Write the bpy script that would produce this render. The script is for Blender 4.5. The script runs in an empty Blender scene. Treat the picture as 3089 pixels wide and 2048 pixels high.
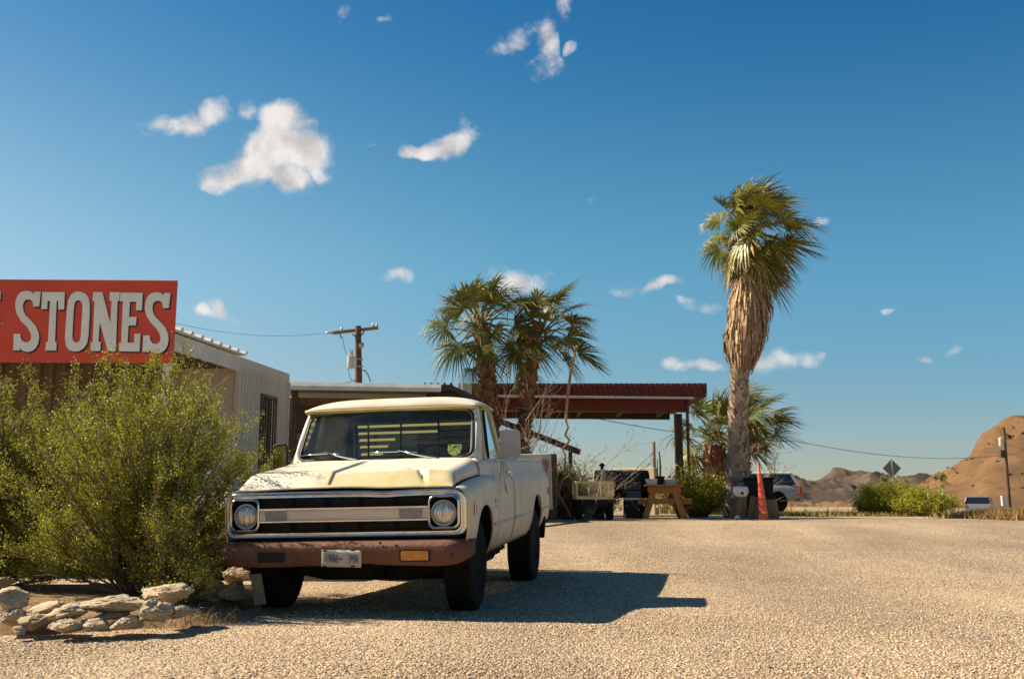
import bpy, bmesh, math, random
import numpy as np
from mathutils import Vector, Matrix, Euler, noise as mnoise
from mathutils.geometry import tessellate_polygon
R = math.radians
random.seed(11)
rng = np.random.default_rng(7)
scene = bpy.context.scene
COL = scene.collection

# ------------------------------------------------------------------ camera
HCAM = 0.84
TILT = math.atan2(491.0, 3003.0)
cam_d = bpy.data.cameras.new("camera")
cam = bpy.data.objects.new("camera", cam_d)
COL.objects.link(cam)
cam_d.sensor_fit = 'HORIZONTAL'
cam_d.sensor_width = 36.0
cam_d.lens = 35.0
cam_d.clip_start = 0.1
cam_d.clip_end = 12000
cam.location = (0, 0, HCAM)
cam.rotation_euler = (R(90) + TILT, 0, 0)
cam_d.dof.use_dof = True
cam_d.dof.focus_distance = 8.3
cam_d.dof.aperture_fstop = 3.5
scene.camera = cam
scene.view_settings.view_transform = 'Standard'
scene.view_settings.look = 'None'
scene.view_settings.gamma = 1.0
scene.view_settings.exposure = 0.98
scene.render.engine = 'CYCLES'
scene.cycles.max_bounces = 8
scene.cycles.transparent_max_bounces = 12
scene.cycles.use_denoising = True

# ------------------------------------------------------------------ sun and sky
SUN_EL = R(41.5)
SUN_AZ = R(11.5)                     # degrees behind the picture plane, sun on the left
to_sun = Vector((-math.cos(SUN_AZ) * math.cos(SUN_EL), math.sin(SUN_AZ) * math.cos(SUN_EL), math.sin(SUN_EL)))
sun_d = bpy.data.lights.new("sun", 'SUN')
sun_d.energy = 5.0
sun_d.angle = R(0.53)
sun_d.color = (1.0, 0.865, 0.655)
sun = bpy.data.objects.new("sun", sun_d)
COL.objects.link(sun)
sun.rotation_euler = (-to_sun).to_track_quat('-Z', 'Y').to_euler()

FPX = 0.972 * 3089
def ray(px, py):
    a = (px - 1544.5) / FPX
    b = (1024.0 - py) / FPX
    return Vector((a, math.cos(TILT) - b * math.sin(TILT), math.sin(TILT) + b * math.cos(TILT)))
def W(px, py, Y):
    d = ray(px, py)
    k = Y / d.y
    return Vector((d.x * k, Y, HCAM + d.z * k))

world = bpy.data.worlds.new("World")
scene.world = world
world.use_nodes = True
nt = world.node_tree
nt.nodes.clear()
def N(tree, typ, **kw):
    n = tree.nodes.new(typ)
    for k, v in kw.items():
        if k.startswith('i_'):
            key = k[2:]
            key = int(key) if key.isdigit() else key
            n.inputs[key].default_value = v
        else:
            setattr(n, k, v)
    return n
def L(tree, a, b):
    tree.links.new(a, b)
def vmath(tree, op, a, b=None):
    n = N(tree, 'ShaderNodeVectorMath', operation=op)
    for i, s in enumerate((a, b)):
        if s is None: continue
        if isinstance(s, (tuple, list)): n.inputs[i].default_value = s
        else: L(tree, s, n.inputs[i])
    return n
def fmath(tree, op, a, b=None, clamp=False):
    n = N(tree, 'ShaderNodeMath', operation=op, use_clamp=clamp)
    for i, s in enumerate((a, b)):
        if s is None: continue
        if isinstance(s, (int, float)): n.inputs[i].default_value = s
        else: L(tree, s, n.inputs[i])
    return n.outputs[0]

out = N(nt, 'ShaderNodeOutputWorld')
bg = N(nt, 'ShaderNodeBackground')
SKY_K = 0.050
bg.inputs['Strength'].default_value = SKY_K
L(nt, bg.outputs[0], out.inputs[0])
sky = N(nt, 'ShaderNodeTexSky', sky_type='NISHITA')
sky.sun_disc = False
sky.sun_elevation = SUN_EL
sky.sun_rotation = -math.atan2(-to_sun.x, to_sun.y)
sky.altitude = 800
sky.air_density = 1.0
sky.dust_density = 0.6
sky.ozone_density = 2.0
hsv = N(nt, 'ShaderNodeHueSaturation')
hsv.inputs['Hue'].default_value = 0.484
hsv.inputs['Saturation'].default_value = 1.30
hsv.inputs['Value'].default_value = 1.08
L(nt, sky.outputs[0], hsv.inputs['Color'])
# paler and more cyan low down, deeper overhead and away from the sun
tc0 = N(nt, 'ShaderNodeTexCoord'); sp0 = N(nt, 'ShaderNodeSeparateXYZ'); L(nt, tc0.outputs['Generated'], sp0.inputs[0])
gr0 = N(nt, 'ShaderNodeValToRGB'); gr0.color_ramp.interpolation = 'EASE'; e0 = gr0.color_ramp.elements
e0[0].position = .03; e0[0].color = (.425, .39, .39, 1); e0[1].position = .52; e0[1].color = (.235, .43, .525, 1)
e1 = e0.new(.25); e1.color = (.61, .60, .54, 1)
L(nt, sp0.outputs[2], gr0.inputs[0])
gx0 = N(nt, 'ShaderNodeMapRange'); gx0.inputs['From Min'].default_value = -.45; gx0.inputs['From Max'].default_value = .45; L(nt, sp0.outputs[0], gx0.inputs['Value'])
gh0 = N(nt, 'ShaderNodeValToRGB'); e0 = gh0.color_ramp.elements
e0[0].color = (.81, .56, .50, 1); e0[1].color = (.42, .47, .50, 1); e1 = e0.new(.5); e1.color = (.5, .5, .5, 1)
L(nt, gx0.outputs[0], gh0.inputs[0])
gm1 = vmath(nt, 'MULTIPLY', gr0.outputs[0], gh0.outputs[0]); gm2 = vmath(nt, 'SCALE', gm1.outputs[0]); gm2.inputs['Scale'].default_value = 4.0
gm0 = vmath(nt, 'MULTIPLY', hsv.outputs[0], gm2.outputs[0])
# clouds: density laid out by sky direction (altitude and bearing), broken up by fractal noise
tc = N(nt, 'ShaderNodeTexCoord')
sep = N(nt, 'ShaderNodeSeparateXYZ')
L(nt, tc.outputs['Generated'], sep.inputs[0])
ysafe = fmath(nt, 'MAXIMUM', sep.outputs[1], 0.05)
px_ = fmath(nt, 'DIVIDE', sep.outputs[0], ysafe)
pz_ = fmath(nt, 'DIVIDE', sep.outputs[2], ysafe)
comb = N(nt, 'ShaderNodeCombineXYZ')
L(nt, px_, comb.inputs[0]); L(nt, pz_, comb.inputs[2])
warp = N(nt, 'ShaderNodeTexNoise', noise_dimensions='3D')
warp.inputs['Scale'].default_value = 13.0
warp.inputs['Detail'].default_value = 4.0
L(nt, comb.outputs[0], warp.inputs['Vector'])
w1 = vmath(nt, 'SUBTRACT', warp.outputs['Color'], (0.5, 0.5, 0.5))
w2 = vmath(nt, 'MULTIPLY', w1.outputs[0], (0.055, 0.055, 0.055))
pw = vmath(nt, 'ADD', comb.outputs[0], w2.outputs[0])
CLOUDS = [  # source centre, half axes, tilt, strength
 (558, 362, 130, 37, 14, 1.2), (622, 338, 62, 37, 22, 1.1), (495, 375, 60, 26, 8, 1.0),
 (778, 498, 142, 60, 17, 1.6), (800, 455, 104, 70, 28, 1.7), (851, 375, 74, 64, 0, 1.4), (915, 450, 85, 84, 0, 1.5), (880, 545, 66, 50, 0, 1.4), (955, 512, 34, 36, 0, 1.1), (742, 341, 46, 34, 0, .55),
 (1375, 418, 80, 40, 5, 1.3), (1285, 440, 96, 22, 13, 1.2), (1391, 386, 50, 34, 20, .62),
 (1631, 99, 44, 52, 0, .85), (1519, 133, 58, 36, 0, .66), (1642, 203, 62, 30, 0, .62), (1701, 38, 30, 44, 0, .62), (1650, 150, 40, 80, 0, .6), (1722, 160, 30, 14, 60, .5), (1575, 88, 80, 46, 20, .58),
 (1045, 36, 44, 24, 45, .75), (1170, 40, 26, 14, 0, .5),
 (620, 950, 70, 22, 5, .9), (672, 935, 36, 28, 0, .8), (720, 945, 40, 18, 0, .5),
 (1215, 832, 46, 26, 0, .75), (1567, 846, 100, 34, 0, .95), (1992, 868, 84, 20, 16, .7), (1900, 880, 60, 14, 0, .5),
 (2403, 1080, 92, 28, 0, .78), (2330, 1090, 60, 30, 0, .66), (2031, 1108, 46, 24, 0, .75), (2130, 1110, 70, 20, 0, .7), (2782, 1087, 56, 12, 0, .7),
 (2488, 659, 46, 16, 20, .6), (2677, 957, 30, 14, 30, .6), (2130, 915, 60, 18, 0, .55), (1125, 440, 36, 12, 0, .5), (1780, 592, 16, 18, 0, .45), (2880, 1060, 30, 12, 0, .45)]
acc = None
for (cx_, cy_, ax, az, rot, st) in CLOUDS:
    d = ray(cx_, cy_); u0 = d.x / d.y; v0 = d.z / d.y
    sx = 1.0 * ax / FPX / d.y; sz = 1.05 * az / FPX / d.y / d.y
    dd = vmath(nt, 'SUBTRACT', pw.outputs[0], (u0, 0, v0))
    if rot:
        vr = N(nt, 'ShaderNodeVectorRotate', rotation_type='Y_AXIS')
        vr.inputs['Angle'].default_value = R(rot)
        L(nt, dd.outputs[0], vr.inputs['Vector'])
        src = vr.outputs[0]
    else:
        src = dd.outputs[0]
    sc_ = vmath(nt, 'MULTIPLY', src, (1 / sx, 0, 1 / sz))
    ln = N(nt, 'ShaderNodeVectorMath', operation='LENGTH')
    L(nt, sc_.outputs[0], ln.inputs[0])
    m = fmath(nt, 'SUBTRACT', 1.25, ln.outputs['Value'])
    m = fmath(nt, 'MULTIPLY', m, st)
    m = fmath(nt, 'MAXIMUM', m, 0.0)
    m = fmath(nt, 'MINIMUM', m, st * 0.9)
    acc = m if acc is None else fmath(nt, 'MAXIMUM', acc, m)
cn = N(nt, 'ShaderNodeTexNoise', noise_dimensions='3D')
cn.inputs['Scale'].default_value = 26.0
cn.inputs['Detail'].default_value = 8.0
cn.inputs['Roughness'].default_value = 0.62
cn.inputs['Distortion'].default_value = 0.5
L(nt, comb.outputs[0], cn.inputs['Vector'])
nz = fmath(nt, 'SUBTRACT', cn.outputs['Fac'], 0.5)
nz = fmath(nt, 'MULTIPLY', nz, 2.6)
cd = fmath(nt, 'ADD', acc, nz)
gate = fmath(nt, 'MULTIPLY', acc, 6.0, True)
cd = fmath(nt, 'MULTIPLY', cd, gate)
mr = N(nt, 'ShaderNodeMapRange', interpolation_type='SMOOTHSTEP')
mr.inputs['From Min'].default_value = 0.10
mr.inputs['From Max'].default_value = 1.25
mr.inputs['To Max'].default_value = 0.97
L(nt, cd, mr.inputs['Value'])
# thicker cloud is a little greyer
shade = N(nt, 'ShaderNodeTexNoise')
shade.inputs['Scale'].default_value = 30.0
shade.inputs['Detail'].default_value = 5.0
L(nt, pw.outputs[0], shade.inputs['Vector'])
cr_ = N(nt, 'ShaderNodeMix', data_type='RGBA')
CL = 0.45 / SKY_K
cr_.inputs['A'].default_value = (0.66 * CL, 0.62 * CL, 0.61 * CL, 1)
cr_.inputs['B'].default_value = (1.02 * CL, 0.96 * CL, 0.92 * CL, 1)
shf = N(nt, 'ShaderNodeMapRange')
shf.inputs['From Min'].default_value = 0.32; shf.inputs['From Max'].default_value = 0.58
L(nt, shade.outputs['Fac'], shf.inputs['Value'])
L(nt, shf.outputs[0], cr_.inputs['Factor'])
cm = N(nt, 'ShaderNodeMix', data_type='RGBA')
L(nt, mr.outputs[0], cm.inputs['Factor'])
L(nt, gm0.outputs[0], cm.inputs['A'])
L(nt, cr_.outputs['Result'], cm.inputs['B'])
L(nt, cm.outputs['Result'], bg.inputs['Color'])

# ------------------------------------------------------------------ materials
def material(name, col, rough=0.6, metal=0.0, col2=None, nscale=4.0, lo=0.35, hi=0.65, bump=0.0, bscale=30.0, spec=0.4,
             spots=None, sscale=10.0, slo=0.62, shi=0.72, coat=0.0, stretch=None, isl=0.0, trans=0.0):
    m = bpy.data.materials.new(name)
    m.use_nodes = True
    t = m.node_tree
    p = t.nodes['Principled BSDF']
    p.inputs['Roughness'].default_value = rough
    p.inputs['Metallic'].default_value = metal
    p.inputs['Specular IOR Level'].default_value = spec
    p.inputs['Coat Weight'].default_value = coat
    p.inputs['Base Color'].default_value = (*col, 1)
    co = N(t, 'ShaderNodeTexCoord').outputs['Object']
    if stretch:
        mp = N(t, 'ShaderNodeMapping')
        mp.inputs['Scale'].default_value = stretch
        L(t, co, mp.inputs['Vector'])
        co = mp.outputs[0]
    cur = None
    if col2 is not None:
        n = N(t, 'ShaderNodeTexNoise')
        n.inputs['Scale'].default_value = nscale
        n.inputs['Detail'].default_value = 7
        n.inputs['Roughness'].default_value = 0.6
        L(t, co, n.inputs['Vector'])
        r = N(t, 'ShaderNodeMapRange')
        r.inputs['From Min'].default_value = lo; r.inputs['From Max'].default_value = hi
        L(t, n.outputs['Fac'], r.inputs['Value'])
        mx = N(t, 'ShaderNodeMix', data_type='RGBA')
        mx.inputs['A'].default_value = (*col, 1); mx.inputs['B'].default_value = (*col2, 1)
        L(t, r.outputs[0], mx.inputs['Factor'])
        cur = mx.outputs['Result']
    if spots is not None:
        n = N(t, 'ShaderNodeTexNoise')
        n.inputs['Scale'].default_value = sscale
        n.inputs['Detail'].default_value = 9
        n.inputs['Roughness'].default_value = 0.65
        L(t, co, n.inputs['Vector'])
        r = N(t, 'ShaderNodeMapRange')
        r.inputs['From Min'].default_value = slo; r.inputs['From Max'].default_value = shi
        L(t, n.outputs['Fac'], r.inputs['Value'])
        mx = N(t, 'ShaderNodeMix', data_type='RGBA')
        if cur: L(t, cur, mx.inputs['A'])
        else: mx.inputs['A'].default_value = (*col, 1)
        mx.inputs['B'].default_value = (*spots, 1)
        L(t, r.outputs[0], mx.inputs['Factor'])
        cur = mx.outputs['Result']
    if isl:
        g = N(t, 'ShaderNodeNewGeometry')
        r = N(t, 'ShaderNodeMapRange')
        r.inputs['To Min'].default_value = 1 - isl; r.inputs['To Max'].default_value = 1 + isl
        L(t, g.outputs['Random Per Island'], r.inputs['Value'])
        h = N(t, 'ShaderNodeHueSaturation')
        if cur: L(t, cur, h.inputs['Color'])
        else: h.inputs['Color'].default_value = (*col, 1)
        L(t, r.outputs[0], h.inputs['Value'])
        r2 = N(t, 'ShaderNodeMapRange')
        r2.inputs['To Min'].default_value = 0.475; r2.inputs['To Max'].default_value = 0.51
        ml = fmath(t, 'FRACT', fmath(t, 'MULTIPLY', g.outputs['Random Per Island'], 17.3))
        L(t, ml, r2.inputs['Value'])
        L(t, r2.outputs[0], h.inputs['Hue'])
        cur = h.outputs[0]
    if cur: L(t, cur, p.inputs['Base Color'])
    if bump:
        n = N(t, 'ShaderNodeTexNoise')
        n.inputs['Scale'].default_value = bscale
        n.inputs['Detail'].default_value = 6
        L(t, co, n.inputs['Vector'])
        b = N(t, 'ShaderNodeBump')
        b.inputs['Strength'].default_value = bump
        b.inputs['Distance'].default_value = 0.02
        L(t, n.outputs['Fac'], b.inputs['Height'])
        L(t, b.outputs[0], p.inputs['Normal'])
    if trans:
        tr = N(t, 'ShaderNodeBsdfTranslucent')
        if cur: L(t, cur, tr.inputs['Color'])
        else: tr.inputs['Color'].default_value = (*col, 1)
        ms = N(t, 'ShaderNodeMixShader')
        ms.inputs[0].default_value = trans
        L(t, p.outputs[0], ms.inputs[1]); L(t, tr.outputs[0], ms.inputs[2])
        L(t, ms.outputs[0], t.nodes['Material Output'].inputs[0])
    return m

def glass_mat(name, tint, refl=1.0):
    m = bpy.data.materials.new(name)
    m.use_nodes = True
    t = m.node_tree
    t.nodes.remove(t.nodes['Principled BSDF'])
    o = t.nodes['Material Output']
    tr = N(t, 'ShaderNodeBsdfTransparent'); tr.inputs[0].default_value = (*tint, 1)
    gl = N(t, 'ShaderNodeBsdfGlossy'); gl.inputs['Roughness'].default_value = 0.03
    gl.inputs['Color'].default_value = (refl, refl, refl, 1)
    fr = N(t, 'ShaderNodeFresnel'); fr.inputs['IOR'].default_value = 1.5
    ms = N(t, 'ShaderNodeMixShader')
    df = N(t, 'ShaderNodeBsdfDiffuse'); df.inputs[0].default_value = (0.35, 0.36, 0.30, 1)
    nz_ = N(t, 'ShaderNodeTexNoise'); nz_.inputs['Scale'].default_value = 5.0; nz_.inputs['Detail'].default_value = 8
    L(t, N(t, 'ShaderNodeTexCoord').outputs['Object'], nz_.inputs['Vector'])
    r = N(t, 'ShaderNodeMapRange'); r.inputs['From Min'].default_value = 0.3; r.inputs['From Max'].default_value = 0.8
    r.inputs['To Min'].default_value = 0.0; r.inputs['To Max'].default_value = 0.05
    L(t, nz_.outputs['Fac'], r.inputs['Value'])
    md = N(t, 'ShaderNodeMixShader')
    L(t, r.outputs[0], md.inputs[0]); L(t, tr.outputs[0], md.inputs[1]); L(t, df.outputs[0], md.inputs[2])
    L(t, fr.outputs[0], ms.inputs[0]); L(t, md.outputs[0], ms.inputs[1]); L(t, gl.outputs[0], ms.inputs[2])
    L(t, ms.outputs[0], o.inputs[0])
    return m

# ------------------------------------------------------------------ mesh helpers
class MB:
    def __init__(s): s.v = []; s.f = []
    def add(s, vs, fs):
        o = len(s.v)
        s.v.extend([tuple(p) for p in vs]); s.f.extend([tuple(i + o for i in f) for f in fs]); return s
    def box(s, lo, hi):
        x0, y0, z0 = lo; x1, y1, z1 = hi
        return s.add([(x0,y0,z0),(x1,y0,z0),(x1,y1,z0),(x0,y1,z0),(x0,y0,z1),(x1,y0,z1),(x1,y1,z1),(x0,y1,z1)],
              [(0,3,2,1),(4,5,6,7),(0,1,5,4),(1,2,6,5),(2,3,7,6),(3,0,4,7)])
    def bar(s, a, b, w, h, up=(0, 0, 1)):
        a = Vector(a); b = Vector(b); d = (b - a).normalized(); u = Vector(up)
        if abs(d.dot(u)) > 0.98: u = Vector((1, 0, 0))
        x = d.cross(u).normalized(); y = x.cross(d).normalized()
        vs = []
        for p in (a, b):
            for (i, j) in ((-1,-1),(1,-1),(1,1),(-1,1)):
                vs.append(p + x * (w / 2 * i) + y * (h / 2 * j))
        return s.add(vs, [(0,1,2,3),(7,6,5,4),(0,4,5,1),(1,5,6,2),(2,6,7,3),(3,7,4,0)])
    def tube(s, pts, r, n=8, caps=True):
        pts = [Vector(p) for p in pts]; k = len(pts)
        rs = r if isinstance(r, (list, tuple)) else [r] * k
        rings = []; ref = None
        for i, p in enumerate(pts):
            d = (pts[min(i+1, k-1)] - pts[max(i-1, 0)])
            if d.length < 1e-9: d = Vector((0,0,1))
            d.normalize()
            if ref is None or abs(d.dot(ref)) > 0.99:
                ref = Vector((0,0,1)) if abs(d.z) < 0.9 else Vector((1,0,0))
            x = d.cross(ref).normalized(); y = d.cross(x).normalized(); ref = x.cross(d).normalized() if False else ref
            rings.append([p + (x * math.cos(2*math.pi*j/n) + y * math.sin(2*math.pi*j/n)) * rs[i] for j in range(n)])
        return s.loft(rings, True, caps)
    def loft(s, rings, closed=True, caps=True):
        n = len(rings[0]); o = len(s.v)
        for r in rings: s.v.extend([tuple(p) for p in r])
        for i in range(len(rings) - 1):
            for j in range(n if closed else n - 1):
                a = o + i*n + j; b = o + i*n + (j+1) % n
                s.f.append((a, b, b + n, a + n))
        if caps and closed:
            s.f.append(tuple(o + j for j in range(n))[::-1]); s.f.append(tuple(o + (len(rings)-1)*n + j for j in range(n)))
        return s
    def grid(s, P): return s.loft(P, False, False)
    def lathe(s, prof, n=24, M=None):      # prof: list of (r, h); axis z, then transformed by M
        rings = []
        for (r, h) in prof:
            ring = [Vector((r*math.cos(2*math.pi*j/n), r*math.sin(2*math.pi*j/n), h)) for j in range(n)]
            if M is not None: ring = [M @ p for p in ring]
            rings.append(ring)
        return s.loft(rings, True, True)
    def poly(s, outlines, fn, depth):      # flat shape with holes; fn maps (x, y, depth) to a point
        tri = tessellate_polygon([[Vector((x, y, 0)) for x, y in o] for o in outlines])
        flat = [p for o in outlines for p in o]; n = len(flat); o0 = len(s.v)
        s.v.extend([tuple(fn(x, y, 0)) for x, y in flat]); s.v.extend([tuple(fn(x, y, depth)) for x, y in flat])
        for t in tri:
            s.f.append(tuple(o0 + i for i in t)); s.f.append(tuple(o0 + n + i for i in t[::-1]))
        k = 0
        for o in outlines:
            m = len(o)
            for i in range(m):
                a = o0 + k + i; b = o0 + k + (i+1) % m
                s.f.append((a, b, b + n, a + n))
            k += m
        return s
    def xf(s, M, start=0):
        s.v[start:] = [tuple(M @ Vector(p)) for p in s.v[start:]]; return s

def mesh(name, mb, mat, parent=None, smooth=False, bevel=0, solid=0, sub=0, M=None, fix=True, loc=None, edge=None, seg=2):
    me = bpy.data.meshes.new(name)
    me.from_pydata(mb.v, [], mb.f)
    if fix:
        b = bmesh.new(); b.from_mesh(me)
        bmesh.ops.recalc_face_normals(b, faces=b.faces)
        b.to_mesh(me); b.free()
    me.update()
    o = bpy.data.objects.new(name, me)
    COL.objects.link(o)
    if mat: me.materials.append(mat)
    if smooth:
        me.shade_smooth()
        if edge: me.set_sharp_from_angle(angle=R(edge))
    if loc is not None: o.location = loc
    if M is not None: o.matrix_local = M
    if parent: o.parent = parent
    if solid:
        d = o.modifiers.new("solid", 'SOLIDIFY'); d.thickness = solid; d.offset = -1
    if bevel:
        d = o.modifiers.new("bevel", 'BEVEL'); d.width = bevel; d.segments = seg; d.limit_method = 'ANGLE'; d.angle_limit = R(35)
    if sub:
        d = o.modifiers.new("sub", 'SUBSURF'); d.levels = sub; d.render_levels = sub
    return o
def fastmesh(name, V, F, mat, parent=None, smooth=False):
    me = bpy.data.meshes.new(name)
    V = np.asarray(V, dtype=np.float32); F = np.asarray(F, dtype=np.int32)
    me.vertices.add(len(V)); me.vertices.foreach_set('co', V.ravel())
    k = F.shape[1]
    me.loops.add(F.size); me.loops.foreach_set('vertex_index', F.ravel())
    me.polygons.add(len(F)); me.polygons.foreach_set('loop_start', np.arange(0, F.size, k, dtype=np.int32))
    me.update(calc_edges=True)
    me.materials.append(mat)
    if smooth: me.shade_smooth()
    o = bpy.data.objects.new(name, me); COL.objects.link(o)
    if parent: o.parent = parent
    return o
def islands(mb):
    p = list(range(len(mb.v)))
    def find(i):
        while p[i] != i: p[i] = p[p[i]]; i = p[i]
        return i
    for f in mb.f:
        for j in f[1:]: p[find(j)] = find(f[0])
    g = {}
    for f in mb.f: g.setdefault(find(f[0]), []).append(f)
    for fs in g.values():
        ids = sorted({i for f in fs for i in f}); m = {i: k for k, i in enumerate(ids)}
        n = MB(); n.v = [mb.v[i] for i in ids]; n.f = [tuple(m[i] for i in f) for f in fs]; yield n
def each(name, mb, mat, parent, fn=None, **k):        # every separate piece becomes a mesh object of its own
    return [(fn or mesh)(name, q, mat, parent, **k) for q in islands(mb)]
def empty(name, loc=(0,0,0), rz=0.0):
    o = bpy.data.objects.new(name, None); COL.objects.link(o)
    o.location = loc; o.rotation_euler = (0, 0, rz); o.empty_display_size = 0.1
    return o
def tag(o, label, cat, group=None, kind=None):
    o['label'] = label; o['category'] = cat
    if group: o['group'] = group
    if kind: o['kind'] = kind
    return o
def structure(o): o['kind'] = 'structure'; return o
def smoothstep(a, b, x):
    t = min(1.0, max(0.0, (x - a) / (b - a))); return t*t*(3-2*t)
def gz(x, y):                              # height of the ground
    return 0.48 * smoothstep(9.5, 23.0, y) - 0.78 * smoothstep(27.0, 62.0, y) * smoothstep(3.0, 15.0, x)
def fbm(p, o=5): return mnoise.fractal(Vector(p), 1.0, 2.0, o)
def interp(x, xs, ys): return float(np.interp(x, xs, ys))
# ------------------------------------------------------------------ ground
def ground_material(name, gravel):
    m = bpy.data.materials.new(name); m.use_nodes = True
    t = m.node_tree; p = t.nodes['Principled BSDF']
    p.inputs['Roughness'].default_value = 0.95; p.inputs['Specular IOR Level'].default_value = 0.15
    co = N(t, 'ShaderNodeTexCoord').outputs['Object']
    if gravel:
        v = N(t, 'ShaderNodeTexVoronoi'); v.inputs['Scale'].default_value = 72.0; v.inputs['Randomness'].default_value = 1.0
        L(t, co, v.inputs['Vector'])
        ramp = N(t, 'ShaderNodeValToRGB')
        e = ramp.color_ramp.elements
        e[0].position = 0.0; e[0].color = (0.119, 0.075, 0.044, 1)
        e[1].position = 1.0; e[1].color = (0.710, 0.562, 0.396, 1)
        a = e.new(0.3); a.color = (0.380, 0.273, 0.172, 1)
        a = e.new(0.7); a.color = (0.523, 0.394, 0.259, 1)
        sp = N(t, 'ShaderNodeSeparateColor'); L(t, v.outputs['Color'], sp.inputs[0])
        L(t, sp.outputs[0], ramp.inputs[0])
        big = N(t, 'ShaderNodeTexNoise'); big.inputs['Scale'].default_value = 0.55; big.inputs['Detail'].default_value = 8; big.inputs['Roughness'].default_value = .65
        L(t, co, big.inputs['Vector'])
        br = N(t, 'ShaderNodeMapRange'); br.inputs['From Min'].default_value = .3; br.inputs['From Max'].default_value = .7
        br.inputs['To Min'].default_value = 0.82; br.inputs['To Max'].default_value = 1.12
        L(t, big.outputs['Fac'], br.inputs['Value'])
        # packed wheel lanes and dusty patches, metres across
        mp_ = N(t, 'ShaderNodeMapping'); mp_.inputs['Rotation'].default_value = (0, 0, .35); mp_.inputs['Scale'].default_value = (.55, .10, 1); L(t, co, mp_.inputs['Vector'])
        lane = N(t, 'ShaderNodeTexNoise'); lane.inputs['Scale'].default_value = 1.0; lane.inputs['Detail'].default_value = 5; L(t, mp_.outputs[0], lane.inputs['Vector'])
        lr = N(t, 'ShaderNodeMapRange'); lr.inputs['From Min'].default_value = .35; lr.inputs['From Max'].default_value = .65; lr.inputs['To Min'].default_value = .86; lr.inputs['To Max'].default_value = 1.02
        L(t, lane.outputs['Fac'], lr.inputs['Value'])
        mu = vmath(t, 'SCALE', ramp.outputs[0]); L(t, fmath(t, 'MULTIPLY', br.outputs[0], lr.outputs[0]), mu.inputs['Scale'])
        # scattered dark bits
        v3 = N(t, 'ShaderNodeTexNoise'); v3.inputs['Scale'].default_value = 21.0; v3.inputs['Detail'].default_value = 3
        L(t, co, v3.inputs['Vector'])
        r3 = N(t, 'ShaderNodeMapRange'); r3.inputs['From Min'].default_value = .60; r3.inputs['From Max'].default_value = .70
        L(t, v3.outputs['Fac'], r3.inputs['Value'])
        mx = N(t, 'ShaderNodeMix', data_type='RGBA'); mx.inputs['B'].default_value = (0.17, 0.12, 0.08, 1)
        L(t, r3.outputs[0], mx.inputs['Factor']); L(t, mu.outputs[0], mx.inputs['A'])
        L(t, mx.outputs['Result'], p.inputs['Base Color'])
        v2 = N(t, 'ShaderNodeTexVoronoi'); v2.inputs['Scale'].default_value = 36.0
        L(t, co, v2.inputs['Vector'])
        h = fmath(t, 'ADD', fmath(t, 'MULTIPLY', v.outputs['Distance'], -1.0), fmath(t, 'MULTIPLY', v2.outputs['Distance'], -0.9))
        b = N(t, 'ShaderNodeBump'); b.inputs['Strength'].default_value = 1.0; b.inputs['Distance'].default_value = 0.028
        ls = N(t, 'ShaderNodeMapRange'); ls.inputs['From Min'].default_value = .40; ls.inputs['From Max'].default_value = .62; ls.inputs['To Min'].default_value = .85; ls.inputs['To Max'].default_value = .58
        L(t, lane.outputs['Fac'], ls.inputs['Value']); L(t, ls.outputs[0], b.inputs['Strength'])
        L(t, h, b.inputs['Height']); L(t, b.outputs[0], p.inputs['Normal'])
    else:
        n = N(t, 'ShaderNodeTexNoise'); n.inputs['Scale'].default_value = 0.12; n.inputs['Detail'].default_value = 9
        L(t, co, n.inputs['Vector'])
        ramp = N(t, 'ShaderNodeValToRGB'); e = ramp.color_ramp.elements
        e[0].position = .35; e[0].color = (0.19, 0.15, 0.07, 1); e[1].position = .65; e[1].color = (0.42, 0.32, 0.20, 1)
        L(t, n.outputs['Fac'], ramp.inputs[0])
        n2 = N(t, 'ShaderNodeTexNoise'); n2.inputs['Scale'].default_value = 6.0; n2.inputs['Detail'].default_value = 6
        L(t, co, n2.inputs['Vector'])
        b = N(t, 'ShaderNodeBump'); b.inputs['Strength'].default_value = 0.8; b.inputs['Distance'].default_value = 0.08
        L(t, n2.outputs['Fac'], b.inputs['Height']); L(t, b.outputs[0], p.inputs['Normal'])
        L(t, ramp.outputs[0], p.inputs['Base Color'])
    return m
M_gravel = ground_material("gravel", True)
M_desert = ground_material("desert_soil", False)

def build_ground():
    mb = MB(); n = 96
    rs = [0.5, 2, 4, 6, 8, 10, 12, 14, 16, 18, 20, 22, 24, 27, 32, 40, 60, 100, 200, 400, 800, 1600, 3500, 7000]
    rings = []
    for r in rs:
        ring = []
        for j in range(n):
            a = 2*math.pi*j/n; x = r*math.cos(a); y = r*math.sin(a)
            ring.append((x, y, gz(x, y) - 0.04))
        rings.append(ring)
    mb.loft(rings, True, False)
    mb.f.append(tuple(range(n)))
    structure(mesh("ground", mb, M_desert, smooth=True))
    # the gravel lot: its own sheet, ragged at the far edge
    xs = np.linspace(-34, 34, 120); P = []
    for x in xs:
        far = interp(x, [-34, 0, 4, 7, 9.5, 11.5, 34], [27, 26.5, 25.5, 26.0, 23.5, 20.5, 19.0]) + 0.7*mnoise.noise(Vector((x*0.6, 3.1, 0))) + 0.35*mnoise.noise(Vector((x*2.1, 9.1, 0)))
        row = []
        for t in np.linspace(0, 1, 70):
            y = -8 + (far + 8) * (t ** 0.85)
            row.append((x, y, gz(x, y) + 0.006*mnoise.noise(Vector((x*0.9, y*0.9, 0.3)))))
        P.append(row)
    mb = MB().grid(P)
    structure(mesh("gravel_lot", mb, M_gravel, smooth=True))
build_ground()

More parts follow.
